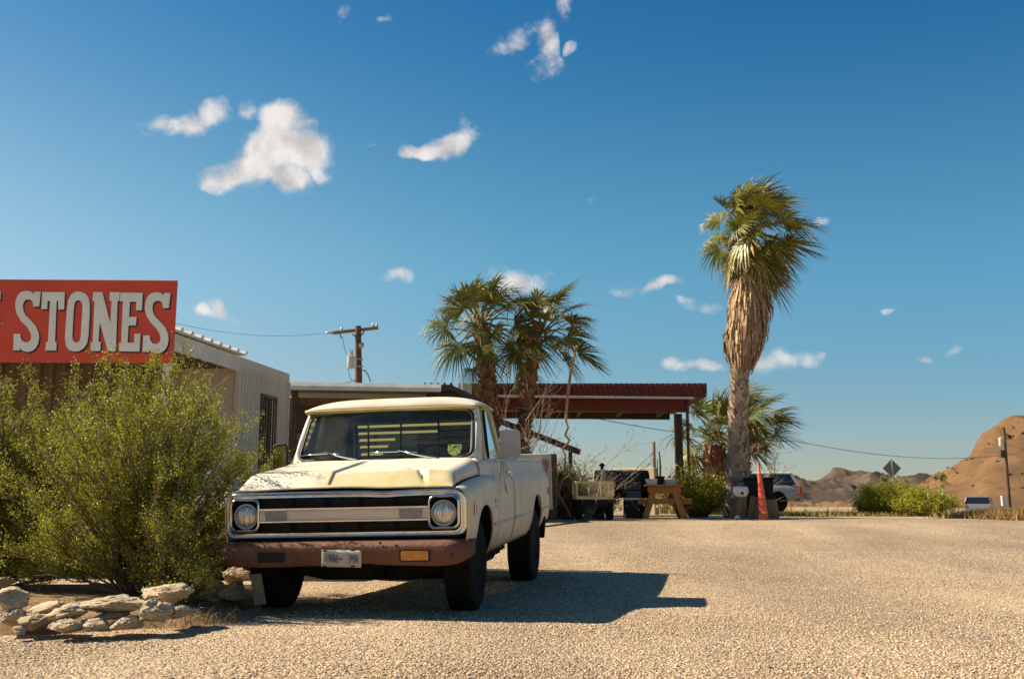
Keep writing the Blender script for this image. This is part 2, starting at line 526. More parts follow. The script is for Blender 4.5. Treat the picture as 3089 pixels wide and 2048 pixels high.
ICO_V = None
def ico(sub):
    b = bmesh.new(); bmesh.ops.create_icosphere(b, subdivisions=sub, radius=1.0)
    V = np.array([v.co[:] for v in b.verts]); F = np.array([[v.index for v in f.verts] for f in b.faces]); b.free()
    return V, F
def pebbles():
    V0, F0 = ico(1)
    n = 76000
    d = 4.4 + (14.5 - 4.4) * rng.random(n) ** 1.5
    x = (rng.random(n) * 2 - 1) * (d * 0.56 + 0.4)
    keep = ~((x < -1.7) & (d > 6.35 + 0.6*(x+1.7)/-2.0*0))
    keep |= rng.random(n) < 0.12
    d = d[keep]; x = x[keep]; n = len(d)
    s = 0.0030 + 0.0054 * rng.random(n) ** 2.5
    big = rng.random(n) < 0.005; s[big] *= 1.8
    V = np.repeat(V0[None], n, 0) * (1 + 0.28 * (rng.random((n, len(V0), 1)) - 0.5))
    V *= s[:, None, None] * np.stack([0.8 + 0.7*rng.random(n), 0.8 + 0.5*rng.random(n), 0.45 + 0.4*rng.random(n)], 1)[:, None, :]
    a = rng.random(n) * 2*np.pi; c, sn = np.cos(a)[:, None], np.sin(a)[:, None]
    X = V[..., 0]*c - V[..., 1]*sn; Y = V[..., 0]*sn + V[..., 1]*c
    V = np.stack([X, Y, V[..., 2]], -1)
    t = np.clip((d - 9.5) / 13.5, 0, 1); z = 0.48*t*t*(3-2*t)
    V += np.stack([x, d, z + s*0.2], -1)[:, None, :]
    F = (F0[None] + (np.arange(n) * len(V0))[:, None, None]).reshape(-1, 3)
    m = material("pebble", (0.54, 0.405, 0.255), rough=0.9, spec=0.15, isl=0.55)
    o = fastmesh("gravel", V.reshape(-1, 3), F, m)
    tag(o, "loose tan gravel strewn over the lot in front of the pickup", "gravel", kind="stuff")
pebbles()

# road and far land
def sheet(name, pts, mat, dz):
    mb = MB(); n = len(pts)
    P = [[(x0, y0, gz(x0, y0) + dz), (x1, y1, gz(x1, y1) + dz)] for (x0, y0, x1, y1) in pts]
    mb.grid(P)
    return structure(mesh(name, mb, mat))
M_asph = material("asphalt", (0.075, 0.072, 0.07), rough=0.9, col2=(0.11, 0.105, 0.10), nscale=2.0, spec=0.2)
sheet("road", [(-60, 60, -60, 67), (10, 58, 10, 65), (24, 62, 25, 70), (36, 66, 38, 75), (52, 78, 56, 90), (80, 110, 90, 124)], M_asph, 0.012)
M_line = material("road_line", (0.6, 0.42, 0.06), rough=0.8, col2=(0.45, 0.34, 0.10), nscale=4)
sheet("road_marking", [(-40, 63.4, -40, 63.6), (10, 61.4, 10, 61.6), (24.4, 65.9, 24.5, 66.1), (37, 70.4, 37.1, 70.6), (54, 83.9, 54.2, 84.1)], M_line, 0.02)

M_mtn = material("mountain_rock", (0.1062, 0.079, 0.0595), rough=1.0, col2=(0.0595, 0.0459, 0.0374), nscale=0.03, lo=.4, hi=.6, bump=1.0, bscale=0.08, spec=0.05, spots=(0.153, 0.1148, 0.0808), sscale=0.05, slo=.55, shi=.7)
M_hill = material("hill_soil", (0.180, 0.102, 0.052), rough=1.0, col2=(0.1148, 0.0697, 0.0374), nscale=0.10, bump=1.0, bscale=0.6, spec=0.05, spots=(0.0723, 0.0638, 0.0255), sscale=0.7, slo=.58, shi=.66)
def ridge(name, Y, prof, depth, mat, nx, ny, amp, freq, mx0, mx1, rocky=0.0, z0=-.4):
    pts = [W(px, py, Y) for px, py in prof]
    xs = [p.x for p in pts]; zs = [p.z for p in pts]
    P = []
    for x in np.linspace(mx0, mx1, nx):
        row = []
        for t in np.linspace(-1, 1, ny):
            y = Y + t * depth; k = 1 - abs(t); zt = interp(x * Y / y, xs, zs)
            f = k**1.2 if t < 0 else k**0.8
            n1 = 1 - abs(fbm((x*freq, y*freq*.6, 5.0), 5)); n2 = fbm((x*freq*4, y*freq*4, 1.0), 5)
            en = min(1, max(0, zt)/(amp*1.2 + 1e-6))
            h = (zt - z0)*f + (amp*1.3*(n1 - .85) + amp*.35*n2)*smoothstep(.05, .34, k)*(.25 + .75*min(1, 6*abs(t)))*en
            if rocky:
                s_ = smoothstep(.60, .86, k); c_ = fbm((x*freq*5, y*freq*2, 9.0), 4)
                h += rocky*s_*max(-1.2, min(.6, c_*1.6))*(.3 + .7*min(1, 5*abs(t)))
            row.append((x, y, z0 + h))
        P.append(row)
    return structure(mesh(name, MB().grid(P), mat, smooth=True, edge=35))
ridge("mountains", 1500, [(-2500,1480),(-600,1470),(300,1480),(1000,1500),(1500,1495),(1800,1485),(2100,1478),(2250,1470),(2330,1450),(2380,1432),(2400,1428),(2432,1449),(2470,1450),(2500,1432),(2516,1413),(2540,1418),(2560,1424),(2600,1424),(2630,1424),(2680,1432),(2720,1433),(2800,1432),(2900,1425),(3000,1420),(3300,1430),(4200,1440),(6000,1500)], 420, M_mtn, 700, 70, 42, .007, -1300, 1500, 0)
HILL = [(2000,1550),(2620,1536),(2740,1514),(2785,1462),(2800,1449),(2830,1430),(2880,1410),(2925,1385),(2945,1345),(2965,1310),(3000,1280),(3030,1270),(3060,1258),(3100,1255),(3250,1250),(3500,1265),(3900,1330),(4500,1500)]
hill = ridge("hill", 300, HILL, 95, M_hill, 420, 120, 1.3, .045, 70, 380, 5.0)
def hill_scrub():
    V0, F0 = ico(1); vs = hill.data.vertices; n = len(vs); co = np.empty(n*3, np.float32); vs.foreach_get('co', co); co = co.reshape(-1, 3)
    m = (co[:, 1] < 312) & (co[:, 2] > 1.0) & (co[:, 0] > 110); idx = rng.choice(np.nonzero(m)[0], 480, replace=False); C = co[idx]
    s = .12 + .62*rng.random(len(C))**3
    V = V0[None]*(1 + .5*(rng.random((len(C), len(V0), 1)) - .5))*s[:, None, None]*np.array([1, 1, .8]) + C[:, None, :] + np.array([0, 0, .1])
    F = (F0[None] + (np.arange(len(C))*len(V0))[:, None, None]).reshape(-1, 3)
    o = fastmesh("hill_scrub", V.reshape(-1, 3), F, material("scrub", (.07, .075, .03), rough=.9, isl=.5)); tag(o, "dark scrub dotted over the brown hillside", "scrub", kind="stuff")
hill_scrub()
# ------------------------------------------------------------------ buildings
def at_z(px, py, Z):
    d = ray(px, py); k = (Z - HCAM) / d.z
    return Vector((d.x*k, d.y*k, Z))
def hit(px, py, P0, D):                    # ray against the vertical plane through P0 along D
    d = ray(px, py); n = Vector((-D.y, D.x, 0)); k = (P0.x*n.x + P0.y*n.y) / (d.x*n.x + d.y*n.y)
    return Vector((d.x*k, d.y*k, HCAM + d.z*k))
M_tin = material("tin_siding", (0.64, 0.56, 0.435), rough=0.6, col2=(0.55, 0.47, 0.36), nscale=1.2, spec=0.4, stretch=(1, 1, .3), spots=(0.22,0.16,0.11), sscale=2.5, slo=.66, shi=.8)
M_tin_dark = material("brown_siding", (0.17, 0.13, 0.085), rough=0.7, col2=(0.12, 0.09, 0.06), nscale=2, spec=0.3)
M_trim = material("white_trim", (0.72, 0.67, 0.56), rough=0.55, col2=(0.55, 0.52, 0.45), nscale=2.5, spots=(0.3,0.22,0.14), sscale=6, slo=.68, shi=.8)
M_roofw = material("white_roof_tin", (0.72, 0.70, 0.64), rough=0.4, col2=(0.6, 0.57, 0.5), nscale=2)
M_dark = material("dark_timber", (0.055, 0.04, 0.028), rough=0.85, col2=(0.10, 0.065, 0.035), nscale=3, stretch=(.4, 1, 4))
M_wood = material("stained_timber", (0.20, 0.11, 0.05), rough=0.8, col2=(0.10, 0.055, 0.03), nscale=3, stretch=(6, 1, .6))
M_grey = material("grey_panel", (0.16, 0.16, 0.145), rough=0.7, col2=(0.11, 0.11, 0.10), nscale=2)
M_red = material("red_sheet_metal", (0.175, 0.028, 0.017), rough=0.65, col2=(0.12, 0.024, 0.015), nscale=1.5, stretch=(3, 1, .4), spots=(0.16, 0.06, 0.03), sscale=4, slo=.62, shi=.78)
M_pane = glass_mat("window_glass", (0.25, 0.27, 0.25))
M_black = material("black_void", (0.012, 0.011, 0.010), rough=0.8)

def corrugated(P0, P1, z0, z1, pitch, depth, nrm, top0=None, top1=None):
    """vertical ribbed sheet from P0 to P1; top may slope"""
    mb = MB(); Ln = (P1 - P0).length; n = max(2, int(Ln / pitch)); bot = []; top = []
    prof = [(0, 0), (.45, 0), (.58, 1), (.87, 1)]
    for i in range(n + 1):
        for (f, k) in prof:
            s = (i + f) / n
            if s > 1.0001: continue
            p = P0.lerp(P1, s) + nrm * (depth * k)
            bot.append((p.x, p.y, z0)); zt = z1 if top0 is None else top0 + (top1 - top0) * s
            top.append((p.x, p.y, zt))
    return mb.grid([bot, top])

ZE = 3.22
A = at_z(538, 999, ZE); B = at_z(718, 1074, ZE); C_ = at_z(866, 1126, ZE)
D = (C_ - B); D.z = 0; D.normalize()
A = B - D * ((B.y - A.y) / D.y)              # eave kept straight
Nr = Vector((D.y, -D.x, 0))                  # to the right of the eave
Lf = -Nr
shop = tag(empty("shop_building", (B.x, B.y, 0)), "tin sided shop building with white eave and narrow window behind the creosote bush", "building")
def part(name, mb, mat, parent, **k):
    o = mesh(name, mb, mat, None, **k)
    o.parent = parent
    o.location = -Vector(parent.location)
    if parent.parent: o.location = (0, 0, 0)
    return o
Zw = ZE - 0.02
F0 = A - D * 0.15                            # front end of the porch roof
part("wall", corrugated(B, C_, 0.0, Zw - .13, .115, .034, Nr), M_tin, shop)
part("wall", corrugated(B + Lf * 1.5, B, 0.0, Zw - .13, .115, .018, -D), M_tin, shop)
part("back_wall", corrugated(C_, C_ + Lf * 7, 0.0, Zw - .1, .155, .02, D), M_tin, shop)
mb = MB(); mb.bar(B + Vector((0,0,-.085)) + Nr*.03 - D*.02, C_ + Vector((0,0,-.085)) + Nr*.03 + D*.03, .03, .15); part("flashing", mb, M_tin, shop, bevel=.006)
mb = MB(); mb.bar(Vector((B.x, B.y, 0)) + Nr*.03 - D*.03, B + Nr*.03 - D*.03 + Vector((0, 0, -.17)), .07, .07); mb.bar(Vector((C_.x, C_.y, 0)) + Nr*.03 + D*.01, C_ + Nr*.03 + D*.01 + Vector((0,0,-.17)), .07, .07)
each("corner_trim", mb, M_tin, shop, part, bevel=.005)
# recessed porch walls
I0 = A + Lf * 1.55 + D * 1.2; I1 = B + Lf * 1.5 + D * .01
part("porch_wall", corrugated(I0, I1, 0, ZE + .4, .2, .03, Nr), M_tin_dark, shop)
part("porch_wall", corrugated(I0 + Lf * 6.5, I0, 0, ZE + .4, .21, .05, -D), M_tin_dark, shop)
# eave fascia and ribbed roof rising to the left
mb = MB(); mb.bar(F0 + Vector((0,0,-.14)) + Nr*.05, B + Vector((0,0,-.14)) + Nr*.05 - D*.06, .035, .25); part("fascia", mb, M_trim, shop, bevel=.006)
mb = MB(); rise = 0.10
E0 = F0 + Nr*.12; E1 = B + Nr*.12 + D*.02
def up(p, s): return p + Lf*s + Vector((0, 0, rise*s))
mb.add([E0, E1, up(E1, 8), up(E0, 8)] + [q + Vector((0,0,.03)) for q in (E0, E1, up(E1, 8), up(E0, 8))],
       [(3,2,1,0),(4,5,6,7),(0,1,5,4),(1,2,6,5),(2,3,7,6),(3,0,4,7)])
nrib = int((E1 - E0).length / .30)
for i in range(nrib + 1):
    p = E0.lerp(E1, i / nrib) + Vector((0,0,.03)) + Nr*.02
    q = up(p, 8)
    w = .05
    mb.add([p - D*w, p + D*w, p + D*w*.5 + Vector((0,0,.05)), p - D*w*.5 + Vector((0,0,.05)), q - D*w, q + D*w, q + D*w*.5 + Vector((0,0,.05)), q - D*w*.5 + Vector((0,0,.05))],
           [(0,1,2,3),(7,6,5,4),(1,0,4,5),(2,1,5,6),(3,2,6,7),(0,3,7,4)])
part("roof", mb, M_roofw, shop)
mb = MB(); q0 = F0 + Vector((0,0,-.2)) + Nr*.02; q1 = B + Vector((0,0,-.2)) + Nr*.02 - D*.03
mb.loft([[q0, q0 + Lf*7.5, q0 + Lf*7.5 + Vector((0,0,.04)), q0 + Vector((0,0,.04))], [q1, q1 + Lf*7.5, q1 + Lf*7.5 + Vector((0,0,.04)), q1 + Vector((0,0,.04))]], True, True)
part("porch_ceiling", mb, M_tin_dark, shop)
# window in the side wall
w0 = hit(787, 1196, B, D); w1 = hit(826, 1208, B, D); zt = (w0.z + w1.z)/2; zb_ = 1.25
w0.z = 0; w1.z = 0
win = MB()
for (a, b) in ((w0 - D*.05, w0), (w1, w1 + D*.05)):
    win.bar(a.lerp(b, .5) + Nr*.03 + Vector((0,0,zb_-.05)), a.lerp(b, .5) + Nr*.03 + Vector((0,0,zt+.05)), .05, .05, D)
win.bar(w0 - D*.02 + Nr*.03 + Vector((0,0,zt+.028)), w1 + D*.02 + Nr*.03 + Vector((0,0,zt+.028)), .05, .05)
win.bar(w0 - D*.05 + Nr*.05 + Vector((0,0,zb_-.03)), w1 + D*.05 + Nr*.05 + Vector((0,0,zb_-.03)), .09, .05)
mid = w0.lerp(w1, .5)
win.bar(mid + Nr*.045 + Vector((0,0,zb_)), mid + Nr*.045 + Vector((0,0,zt)), .03, .03, D)
wf = part("window", win, M_wood, shop)
pn = MB()
for (a, b) in ((w0, mid - D*.017), (mid + D*.017, w1)):
    pn.add([a + Nr*.034 + Vector((0,0,zb_)), b + Nr*.034 + Vector((0,0,zb_)), b + Nr*.034 + Vector((0,0,zt)), a + Nr*.034 + Vector((0,0,zt))], [(0,1,2,3)])
M_mirrorpane = material("dark_window_pane", (0.02, 0.02, 0.022), rough=0.03, spec=1.0)
mesh("pane", pn, M_mirrorpane, wf)

# sign board with slab letters
SY = 13.55
sign = tag(empty("sign_board", (W(538, 1098, SY).x, SY, W(538,1098,SY).z)), "big red board with white slab lettering STONES above the bush", "sign")
S_tl = W(0, 845, SY); S_tr = W(538, 850, SY + .1); S_bl = W(0, 1093.8, SY); S_br = W(530, 1098, SY + .1)
zt_ = (S_tl.z + S_tr.z)/2; zb2 = (S_bl.z + S_br.z)/2
xr = (S_tr.x + S_br.x)/2; xl = xr - 6.2
ax = Vector((1, .03, 0)).normalized(); nrm_s = Vector((ax.y, -ax.x, 0))     # faces the camera
O = Vector((xr, SY + .05, zb2))
def sp_(u, z, d=0): return O + ax*u + nrm_s*d + Vector((0, 0, z))
Hs = zt_ - zb2
mb = MB(); lo = [sp_(-6.2, 0, 0), sp_(0, 0, 0), sp_(0, Hs, 0), sp_(-6.2, Hs, 0)]; hi = [sp_(-6.2, 0, .03), sp_(0, 0, .03), sp_(0, Hs, .03), sp_(-6.2, Hs, .03)]
mb.add(lo + hi, [(0,1,2,3),(7,6,5,4),(0,4,5,1),(1,5,6,2),(2,6,7,3),(3,7,4,0)])
M_signred = material("sign_red", (0.66, 0.062, 0.014), rough=0.42, col2=(0.58, 0.05, 0.013), nscale=2.0, spec=0.5, spots=(0.62, 0.25, 0.16), sscale=9, slo=.74, shi=.8)
M_signwhite = material("sign_white", (0.80, 0.76, 0.66), rough=0.45, col2=(0.73, 0.68, 0.58), nscale=3)
M_signblack = material("sign_black", (0.015, 0.015, 0.015), rough=0.45)
part("panel", mb, M_signred, sign, bevel=.004)
Zs = 2.24
def sg(zx, zy):                               # measured outline -> board coordinates
    p = hit(zx / Zs, 800 + zy / Zs, O + nrm_s*.03, ax)
    return ((p - O).dot(ax), p.z - O.z)
S_ = [(278,180),(268,281),(228,281),(224,250),(212,236),(195,232),(176,236),(163,250),(157,272),(160,303),(175,338),(212,375),(245,412),(264,455),(268,490),(261,530),(245,560),(222,578),(198,586),(170,584),(150,574),(139,560),(135,578),(92,574),(97,464),(140,464),(143,492),(155,513),(175,522),(196,519),(210,504),(214,482),(208,455),(185,418),(145,378),(118,335),(106,288),(108,245),(120,208),(145,183),(178,174),(205,177),(225,188),(234,198),(235,180)]
LET = [
 [S_],
 [[(288,183),(441,183),(436,300),(396,300),(397,243),(386,243),(374,518),(385,518),(383,577),(309,577),(314,518),(327,518),(342,243),(324,243),(322,298),(282,298)]],
 [[(528,178),(556,182),(582,195),(602,222),(610,262),(609,330),(600,480),(590,530),(568,563),(535,582),(500,584),(470,574),(450,548),(442,505),(444,440),(456,290),(464,235),(482,202),(505,184)], [(530,238),(515,244),(506,262),(501,300),(492,460),(493,495),(500,514),(515,524),(532,520),(543,505),(548,480),(558,320),(560,280),(556,254),(545,241)]],
 [[(632,183),(694,183),(748,392),(756,243),(742,243),(745,183),(812,184),(808,244),(797,244),(785,580),(731,580),(676,384),(668,520),(684,520),(680,580),(613,580),(617,520),(629,520),(641,243),(628,243)]],
 [[(815,186),(967,188),(961,306),(921,306),(923,248),(880,248),(875,350),(925,350),(921,408),(871,408),(864,524),(908,524),(912,463),(952,463),(945,584),(806,582),(809,524),(821,524),(833,246),(813,246)]],
 [[(x + 876 - (y-180)*.008, y*1.006 + 8) for x, y in S_]],
 [[(-170,178),(-98,178),(-98,235),(-112,235),(-85,330),(-58,236),(-66,236),(-66,180),(8,180),(6,236),(-8,236),(-66,400),(-72,520),(-55,520),(-58,580),(-140,580),(-136,520),(-122,520),(-118,400),(-160,235),(-172,235)]],
]
for outl in LET:
    white = [[sg(x, y) for x, y in o] for o in outl]
    dark = [[sg(x + 8, y + 10) for x, y in o] for o in outl]
    m1 = MB().poly(dark, lambda x, y, d: sp_(x, y, .0325 + d), .003)
    m2 = MB().poly(white, lambda x, y, d: sp_(x, y, .038 + d), .004)
    o2 = part("letter", m2, M_signwhite, sign)
    mesh("letter_shadow", m1, M_signblack, o2)
sc = MB()
for (zx, zy) in ((1165,450),(1153,662),(1150,215),(1105,545),(485,318),(20,395),(860,660),(330,655)):
    u, z = sg(zx, zy)
    sc.lathe([(0.0, 0), (.011, 0), (.008, .008), (0.0, .01)], 8, Matrix.Translation(sp_(u, z, .0445)) @ Matrix(((1,0,0),(0,0,-1),(0,1,0))).to_4x4())
each("screw_head", sc, M_trim, sign, part)
# porch posts that carry the sign
def post(u, label):
    b = sp_(u, 0, -.06); t = Vector((b.x, b.y, zt_ - .1)); b.z = 0
    m = MB(); m.bar(b, t, .10, .10)
    o = mesh("porch_post", m, M_trim, bevel=.006); tag(o, label, "post", "posts under the red sign"); return o
post(-.10, "white square post under the right end of the red sign")

# low building with the long white fascia
BY = 21.0
lowb = tag(empty("low_building", (W(1100, 1160, BY).x, BY, 0)), "low dark building with long white roof fascia right behind the pickup cab", "building")
f0 = W(850, 1150.4, BY - .3); f1 = W(1331, 1157.5, BY + .15)
f0b = W(850, 1162, BY - .3); f0c = W(850, 1174, BY - .3)
Zt = (f0.z + f1.z)/2; Zm = Zt - .085; Zb = Zt - .165
dirf = (f1 - f0); dirf.z = 0; dirf.normalize(); bk = Vector((-dirf.y, dirf.x, 0))
def seg(p, b, z): return Vector((p.x + bk.x*b, p.y + bk.y*b, z))
mb = MB()
prof = [(0, Zb), (0, Zm), (.055, Zt), (.10, Zt), (.10, Zb)]
mb.loft([[seg(f0, b, z) for b, z in prof], [seg(f1, b, z) for b, z in prof]], True, True)
part("fascia", mb, M_trim, lowb)
mb = MB(); mb.loft([[seg(f0, .1, Zt-.03), seg(f0, 6, Zt+.12), seg(f0, 6, Zt+.05), seg(f0, .1, Zb+.02)], [seg(f1, .1, Zt-.03), seg(f1, 6, Zt+.12), seg(f1, 6, Zt+.05), seg(f1, .1, Zb+.02)]], True, True)
part("roof", mb, M_grey, lowb)
wl0 = seg(f0 - dirf*2, 1.4, 0); wl1 = seg(f1, 1.4, 0)
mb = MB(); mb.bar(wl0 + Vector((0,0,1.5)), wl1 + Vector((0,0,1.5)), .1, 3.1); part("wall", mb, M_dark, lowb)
mb = MB(); mb.bar(seg(f0 - dirf, .55, Zb - .20), seg(f1, .55, Zb - .20), .10, .16); part("beam", mb, M_wood, lowb, bevel=.008)
for (a, b_) in ((895, 1010), (1020, 1130), (1140, 1260)):
    p = hit(a, 1250, wl0, dirf); q = hit(b_, 1250, wl0, dirf)
    mb = MB(); mb.bar(seg(p, -.08, 1.2), seg(q, -.08, 1.2), .04, 2.3); part("shutter_panel", mb, M_grey, lowb, bevel=.01)
for a in (888, 1318):
    p = hit(a, 1250, f0 + bk*.3, dirf); mb = MB(); mb.bar(Vector((p.x, p.y, 0)), Vector((p.x, p.y, Zb)), .12, .12); part("post", mb, M_dark, lowb, bevel=.01)

# dark lean-to with a falling roof edge
SY2 = 21.9
shed = tag(empty("lean_to_shed", (W(1390,1200,SY2).x, SY2, 0)), "dark lean-to with a roof falling to the right behind the truck roof", "shed")
pr_ = [(1330, 1160), (1361, 1160), (1452, 1203)]
pp = [W(x, y, SY2) for x, y in pr_]; pp[0].x -= .35
mb = MB(); rings = []
for dy in (0, 4.5):
    rings.append([Vector((p.x, p.y + dy, p.z)) for p in pp] + [Vector((p.x, p.y + dy, p.z - .13)) for p in pp[::-1]])
mb.loft(rings, True, True); part("roof", mb, M_dark, shed)
mb = MB()
wv = [pp[0] + Vector((0,.25,-.14)), pp[1] + Vector((0,.25,-.14)), pp[2] + Vector((-.06,.25,-.14))]
ring = [Vector((wv[0].x, wv[0].y, .1))] + wv + [Vector((wv[2].x, wv[2].y, .1))]
mb.loft([ring, [p + Vector((0, 3.9, 0)) for p in ring]], True, True); part("wall", mb, M_dark, shed)
ribs = MB()
for i in range(5):
    s = i/4; p = pp[0].lerp(pp[1], s) if i < 3 else pp[1]
    p = pp[0].lerp(pp[1], i/4)
    ribs.tube([p + Vector((0, -.05, .012)), p + Vector((0, 4.4, .012))], .03, 6)
each("roof_rib", ribs, M_dark, shed, part)

# red steel carport
CY = 27.0
car_ = tag(empty("carport", (W(1800,1200,CY).x, CY, gz(0, CY))), "open carport with red corrugated fascia behind the palm trees", "carport")
t0 = W(1424, 1158, CY); t1 = W(2126, 1157, CY + .2); b0 = W(1424, 1194, CY); b1 = W(2126, 1199.5, CY)
x0, x1 = t0.x, t1.x; zT = (t0.z + t1.z)/2; zB0 = b0.z; zB1 = b1.z
xg = W(2062, 1199, CY).x
def slope(x): return zB0 + (zB1 - zB0) * (x - x0) / (x1 - x0)
mb = corrugated(Vector((x0, CY, 0)), Vector((xg, CY, 0)), 0, 1, .14, .022, Vector((0, -1, 0)))
mb.v = [(x, y, (slope(x) + .012) if z < .5 else zT) for x, y, z in mb.v]
part("fascia", mb, M_red, car_, solid=.012)
mb = corrugated(Vector((xg, CY - .03, 0)), Vector((x1, CY - .03, 0)), zT - .30, zT, .14, .022, Vector((0, -1, 0))); part("fascia", mb, M_red, car_, solid=.012)
mb = corrugated(Vector((W(1383,1158,CY).x, CY, 0)), Vector((x0 - .01, CY, 0)), zT - .32, zT, .285, .03, Vector((0, -1, 0))); part("fascia", mb, M_roofw, car_, solid=.012)
mb = MB(); mb.bar(Vector((x0 + .5, CY - .07, slope(x0 + .5) - .01)), Vector((W(2092,1200,CY).x, CY - .07, slope(x1 - .3) - .02)), .09, .055); part("gutter", mb, M_trim, car_, bevel=.008)
mb = MB(); mb.add([(x0, CY + .05, slope(x0) + .03), (x1, CY + .05, slope(x1) + .03), (x1, CY + 5.5, slope(x1) + .03), (x0, CY + 5.5, slope(x0) + .03), (x0, CY + .05, zT - .04), (x1, CY + .05, zT - .04), (x1, CY + 5.5, zT - .04), (x0, CY + 5.5, zT - .04)],
    [(3,2,1,0),(4,5,6,7),(0,1,5,4),(1,2,6,5),(2,3,7,6),(3,0,4,7)]); part("roof", mb, M_red, car_)
mb = MB(); mb.bar(Vector((x0 - .5, CY + .35, slope(x0) - .17)), Vector((W(2085,1215,CY).x, CY + .35, slope(x1) - .19)), .09, .36); part("beam", mb, M_red, car_, bevel=.01)
mb = MB(); mb.bar(Vector((x0 - .5, CY + 5.2, slope(x0) - .04)), Vector((x1 - .2, CY + 5.2, slope(x1) - .04)), .12, .26)
for k in range(5):
    xx = x0 + (x1 - x0) * (k + .5) / 5; mb.bar(Vector((xx, CY + .42, slope(xx) - .05)), Vector((xx, CY + 5.1, slope(xx) - .05)), .06, .14)
each("rafter", mb, M_dark, car_, part)
g_ = gz(0, 30)
p = W(2045, 1255, CY + 4.6); mb = MB(); mb.bar(Vector((p.x, p.y, g_ - .1)), Vector((p.x, p.y, slope(p.x) - .04)), .30, .22); part("column", mb, M_dark, car_, bevel=.012)
p = W(2073.5, 1250, CY - .02); mb = MB(); mb.tube([(p.x, p.y, g_ - .1), (p.x, p.y, slope(p.x) - .02)], .042, 12); part("post", mb, M_red, car_, smooth=True)
for px_c in (1470, 1585):
    p = W(px_c, 1260, CY + 4.4); mb = MB(); mb.bar(Vector((p.x, p.y, g_ - .1)), Vector((p.x, p.y, slope(p.x) - .04)), .2, .2); part("column", mb, M_dark, car_, bevel=.012)
# sloping awning beam under the palms
q0 = W(1575, 1300, 25.6); q1 = W(1750, 1364, 25.9)
aw = tag(empty("fallen_awning", (q0.x, q0.y, g_)), "dark sloping timber awning edge between palm trunk and bare shrub", "awning")
mb = MB(); mb.bar(q0 + Vector((-1.2, 0, .5)), q1, .2, .14); part("beam", mb, M_dark, aw, bevel=.012)
mb = MB(); mb.bar(Vector((q0.x - .9, q0.y, g_)), q0 + Vector((-.9, 0, .36)), .12, .12); part("prop", mb, M_dark, aw)
mb = MB(); mb.bar(Vector((q1.x - .25, q1.y + .1, g_ - .05)), q1 + Vector((-.25, .1, .02)), .10, .10); part("prop", mb, M_dark, aw)

# cream block wall beyond
M_cream = material("cream_plaster", (0.50, 0.41, 0.29), rough=0.9, col2=(0.40, 0.33, 0.235), nscale=1.5, bump=.3, bscale=40)
c0 = W(1862, 1410, 34); c1 = W(1980, 1410, 34)
mb = MB(); mb.bar((c0.x, 34.9, (c0.z + .3)/2), (c1.x, 34.0, (c0.z + .3)/2), .3, c0.z - .3); tag(mesh("block_wall", mb, M_cream, bevel=.03), "tall cream plastered wall section behind the picnic table", "wall")
c2 = W(1800, 1421, 34.6); mb = MB(); mb.bar((c2.x, 35.6, (c2.z + .3)/2), (c0.x - .03, 35.1, (c2.z + .3)/2), .3, c2.z - .3); tag(mesh("block_wall", mb, M_cream, bevel=.03), "lower cream wall section left of the tall cream wall", "wall")

# utility poles
M_pole = material("pole_wood", (0.16, 0.085, 0.045), rough=0.85, col2=(0.09, 0.05, 0.03), nscale=3, stretch=(4, 4, .5))
M_arm = material("crossarm_wood", (0.36, 0.20, 0.09), rough=0.85, col2=(0.22, 0.12, 0.06), nscale=4, stretch=(.6, 4, 4))
M_can = material("transformer_grey", (0.58, 0.58, 0.54), rough=0.5, col2=(0.45, 0.44, 0.40), nscale=5, spots=(.3,.2,.12), sscale=9, slo=.66, shi=.76)
M_wire = material("wire", (0.05, 0.05, 0.05), rough=0.7)
M_metal = material("galvanised_metal", (0.42, 0.42, 0.41), rough=0.45, metal=0.6)
UY = 40.0
def u(zx, zy, Y=UY): return W(800 + zx/3.379, 960 + zy/3.379, Y)
pt = u(948, 80); pole = tag(empty("utility_pole", (pt.x, UY, g_)), "wooden utility pole with slanting crossarm and grey transformer above the low building", "utility pole")
pbm = u(952, 640)
mb = MB(); mb.tube([(pbm.x + .05, UY, .3), (pbm.x, UY, pbm.z), (pt.x, UY, pt.z)], [.17, .15, .12], 12); part("pole", mb, M_pole, pole, smooth=True, edge=50)
mb = MB(); mb.bar(u(690, 150, UY - .35), u(1150, 98, UY + .6), .11, .13); part("crossarm", mb, M_arm, pole, bevel=.01)
mb = MB(); mb.bar(u(885, 160, UY - .2), u(945, 200), .03, .05); mb.bar(u(1010, 135, UY + .3), u(960, 200), .03, .05); each("brace", mb, M_arm, pole, part)
cc = u(875, 445, UY - .35); s_ = 3.379*75
can = MB().lathe([(0, -.78), (.40, -.78), (.44, -.72), (.44, .62), (.47, .64), (.47, .70), (.3, .78), (0, .8)], 20, Matrix.Translation(cc) @ Matrix.Scale(.34, 4)); cn_ = part("transformer", can, M_can, pole, smooth=True, edge=40)
bu = MB()
for dx in (-.1, .06):
    bu.lathe([(.03, 0), (.05, .03), (.03, .06), (.05, .09), (.03, .12), (.05, .15), (.025, .18), (.02, .26), (0, .27)], 10, Matrix.Translation(cc + Vector((dx*.6, 0, .26))))
each("bushing", bu, M_can, cn_)
bk_ = MB(); bk_.bar(cc + Vector((0, .1, .15)), cc + Vector((.45, .3, .15)), .04, .05); bk_.bar(cc + Vector((0, .1, -.15)), cc + Vector((.45, .3, -.15)), .04, .05); each("bracket", bk_, M_metal, cn_)
ins = MB()
for (zx, zy, yy) in ((1100, 92, .5), (1138, 95, .55), (780, 135, -.25)):
    q = u(zx, zy, UY + yy); ins.lathe([(0, 0), (.05, 0), (.06, .06), (.04, .1), (.05, .15), (0, .18)], 10, Matrix.Translation(q))
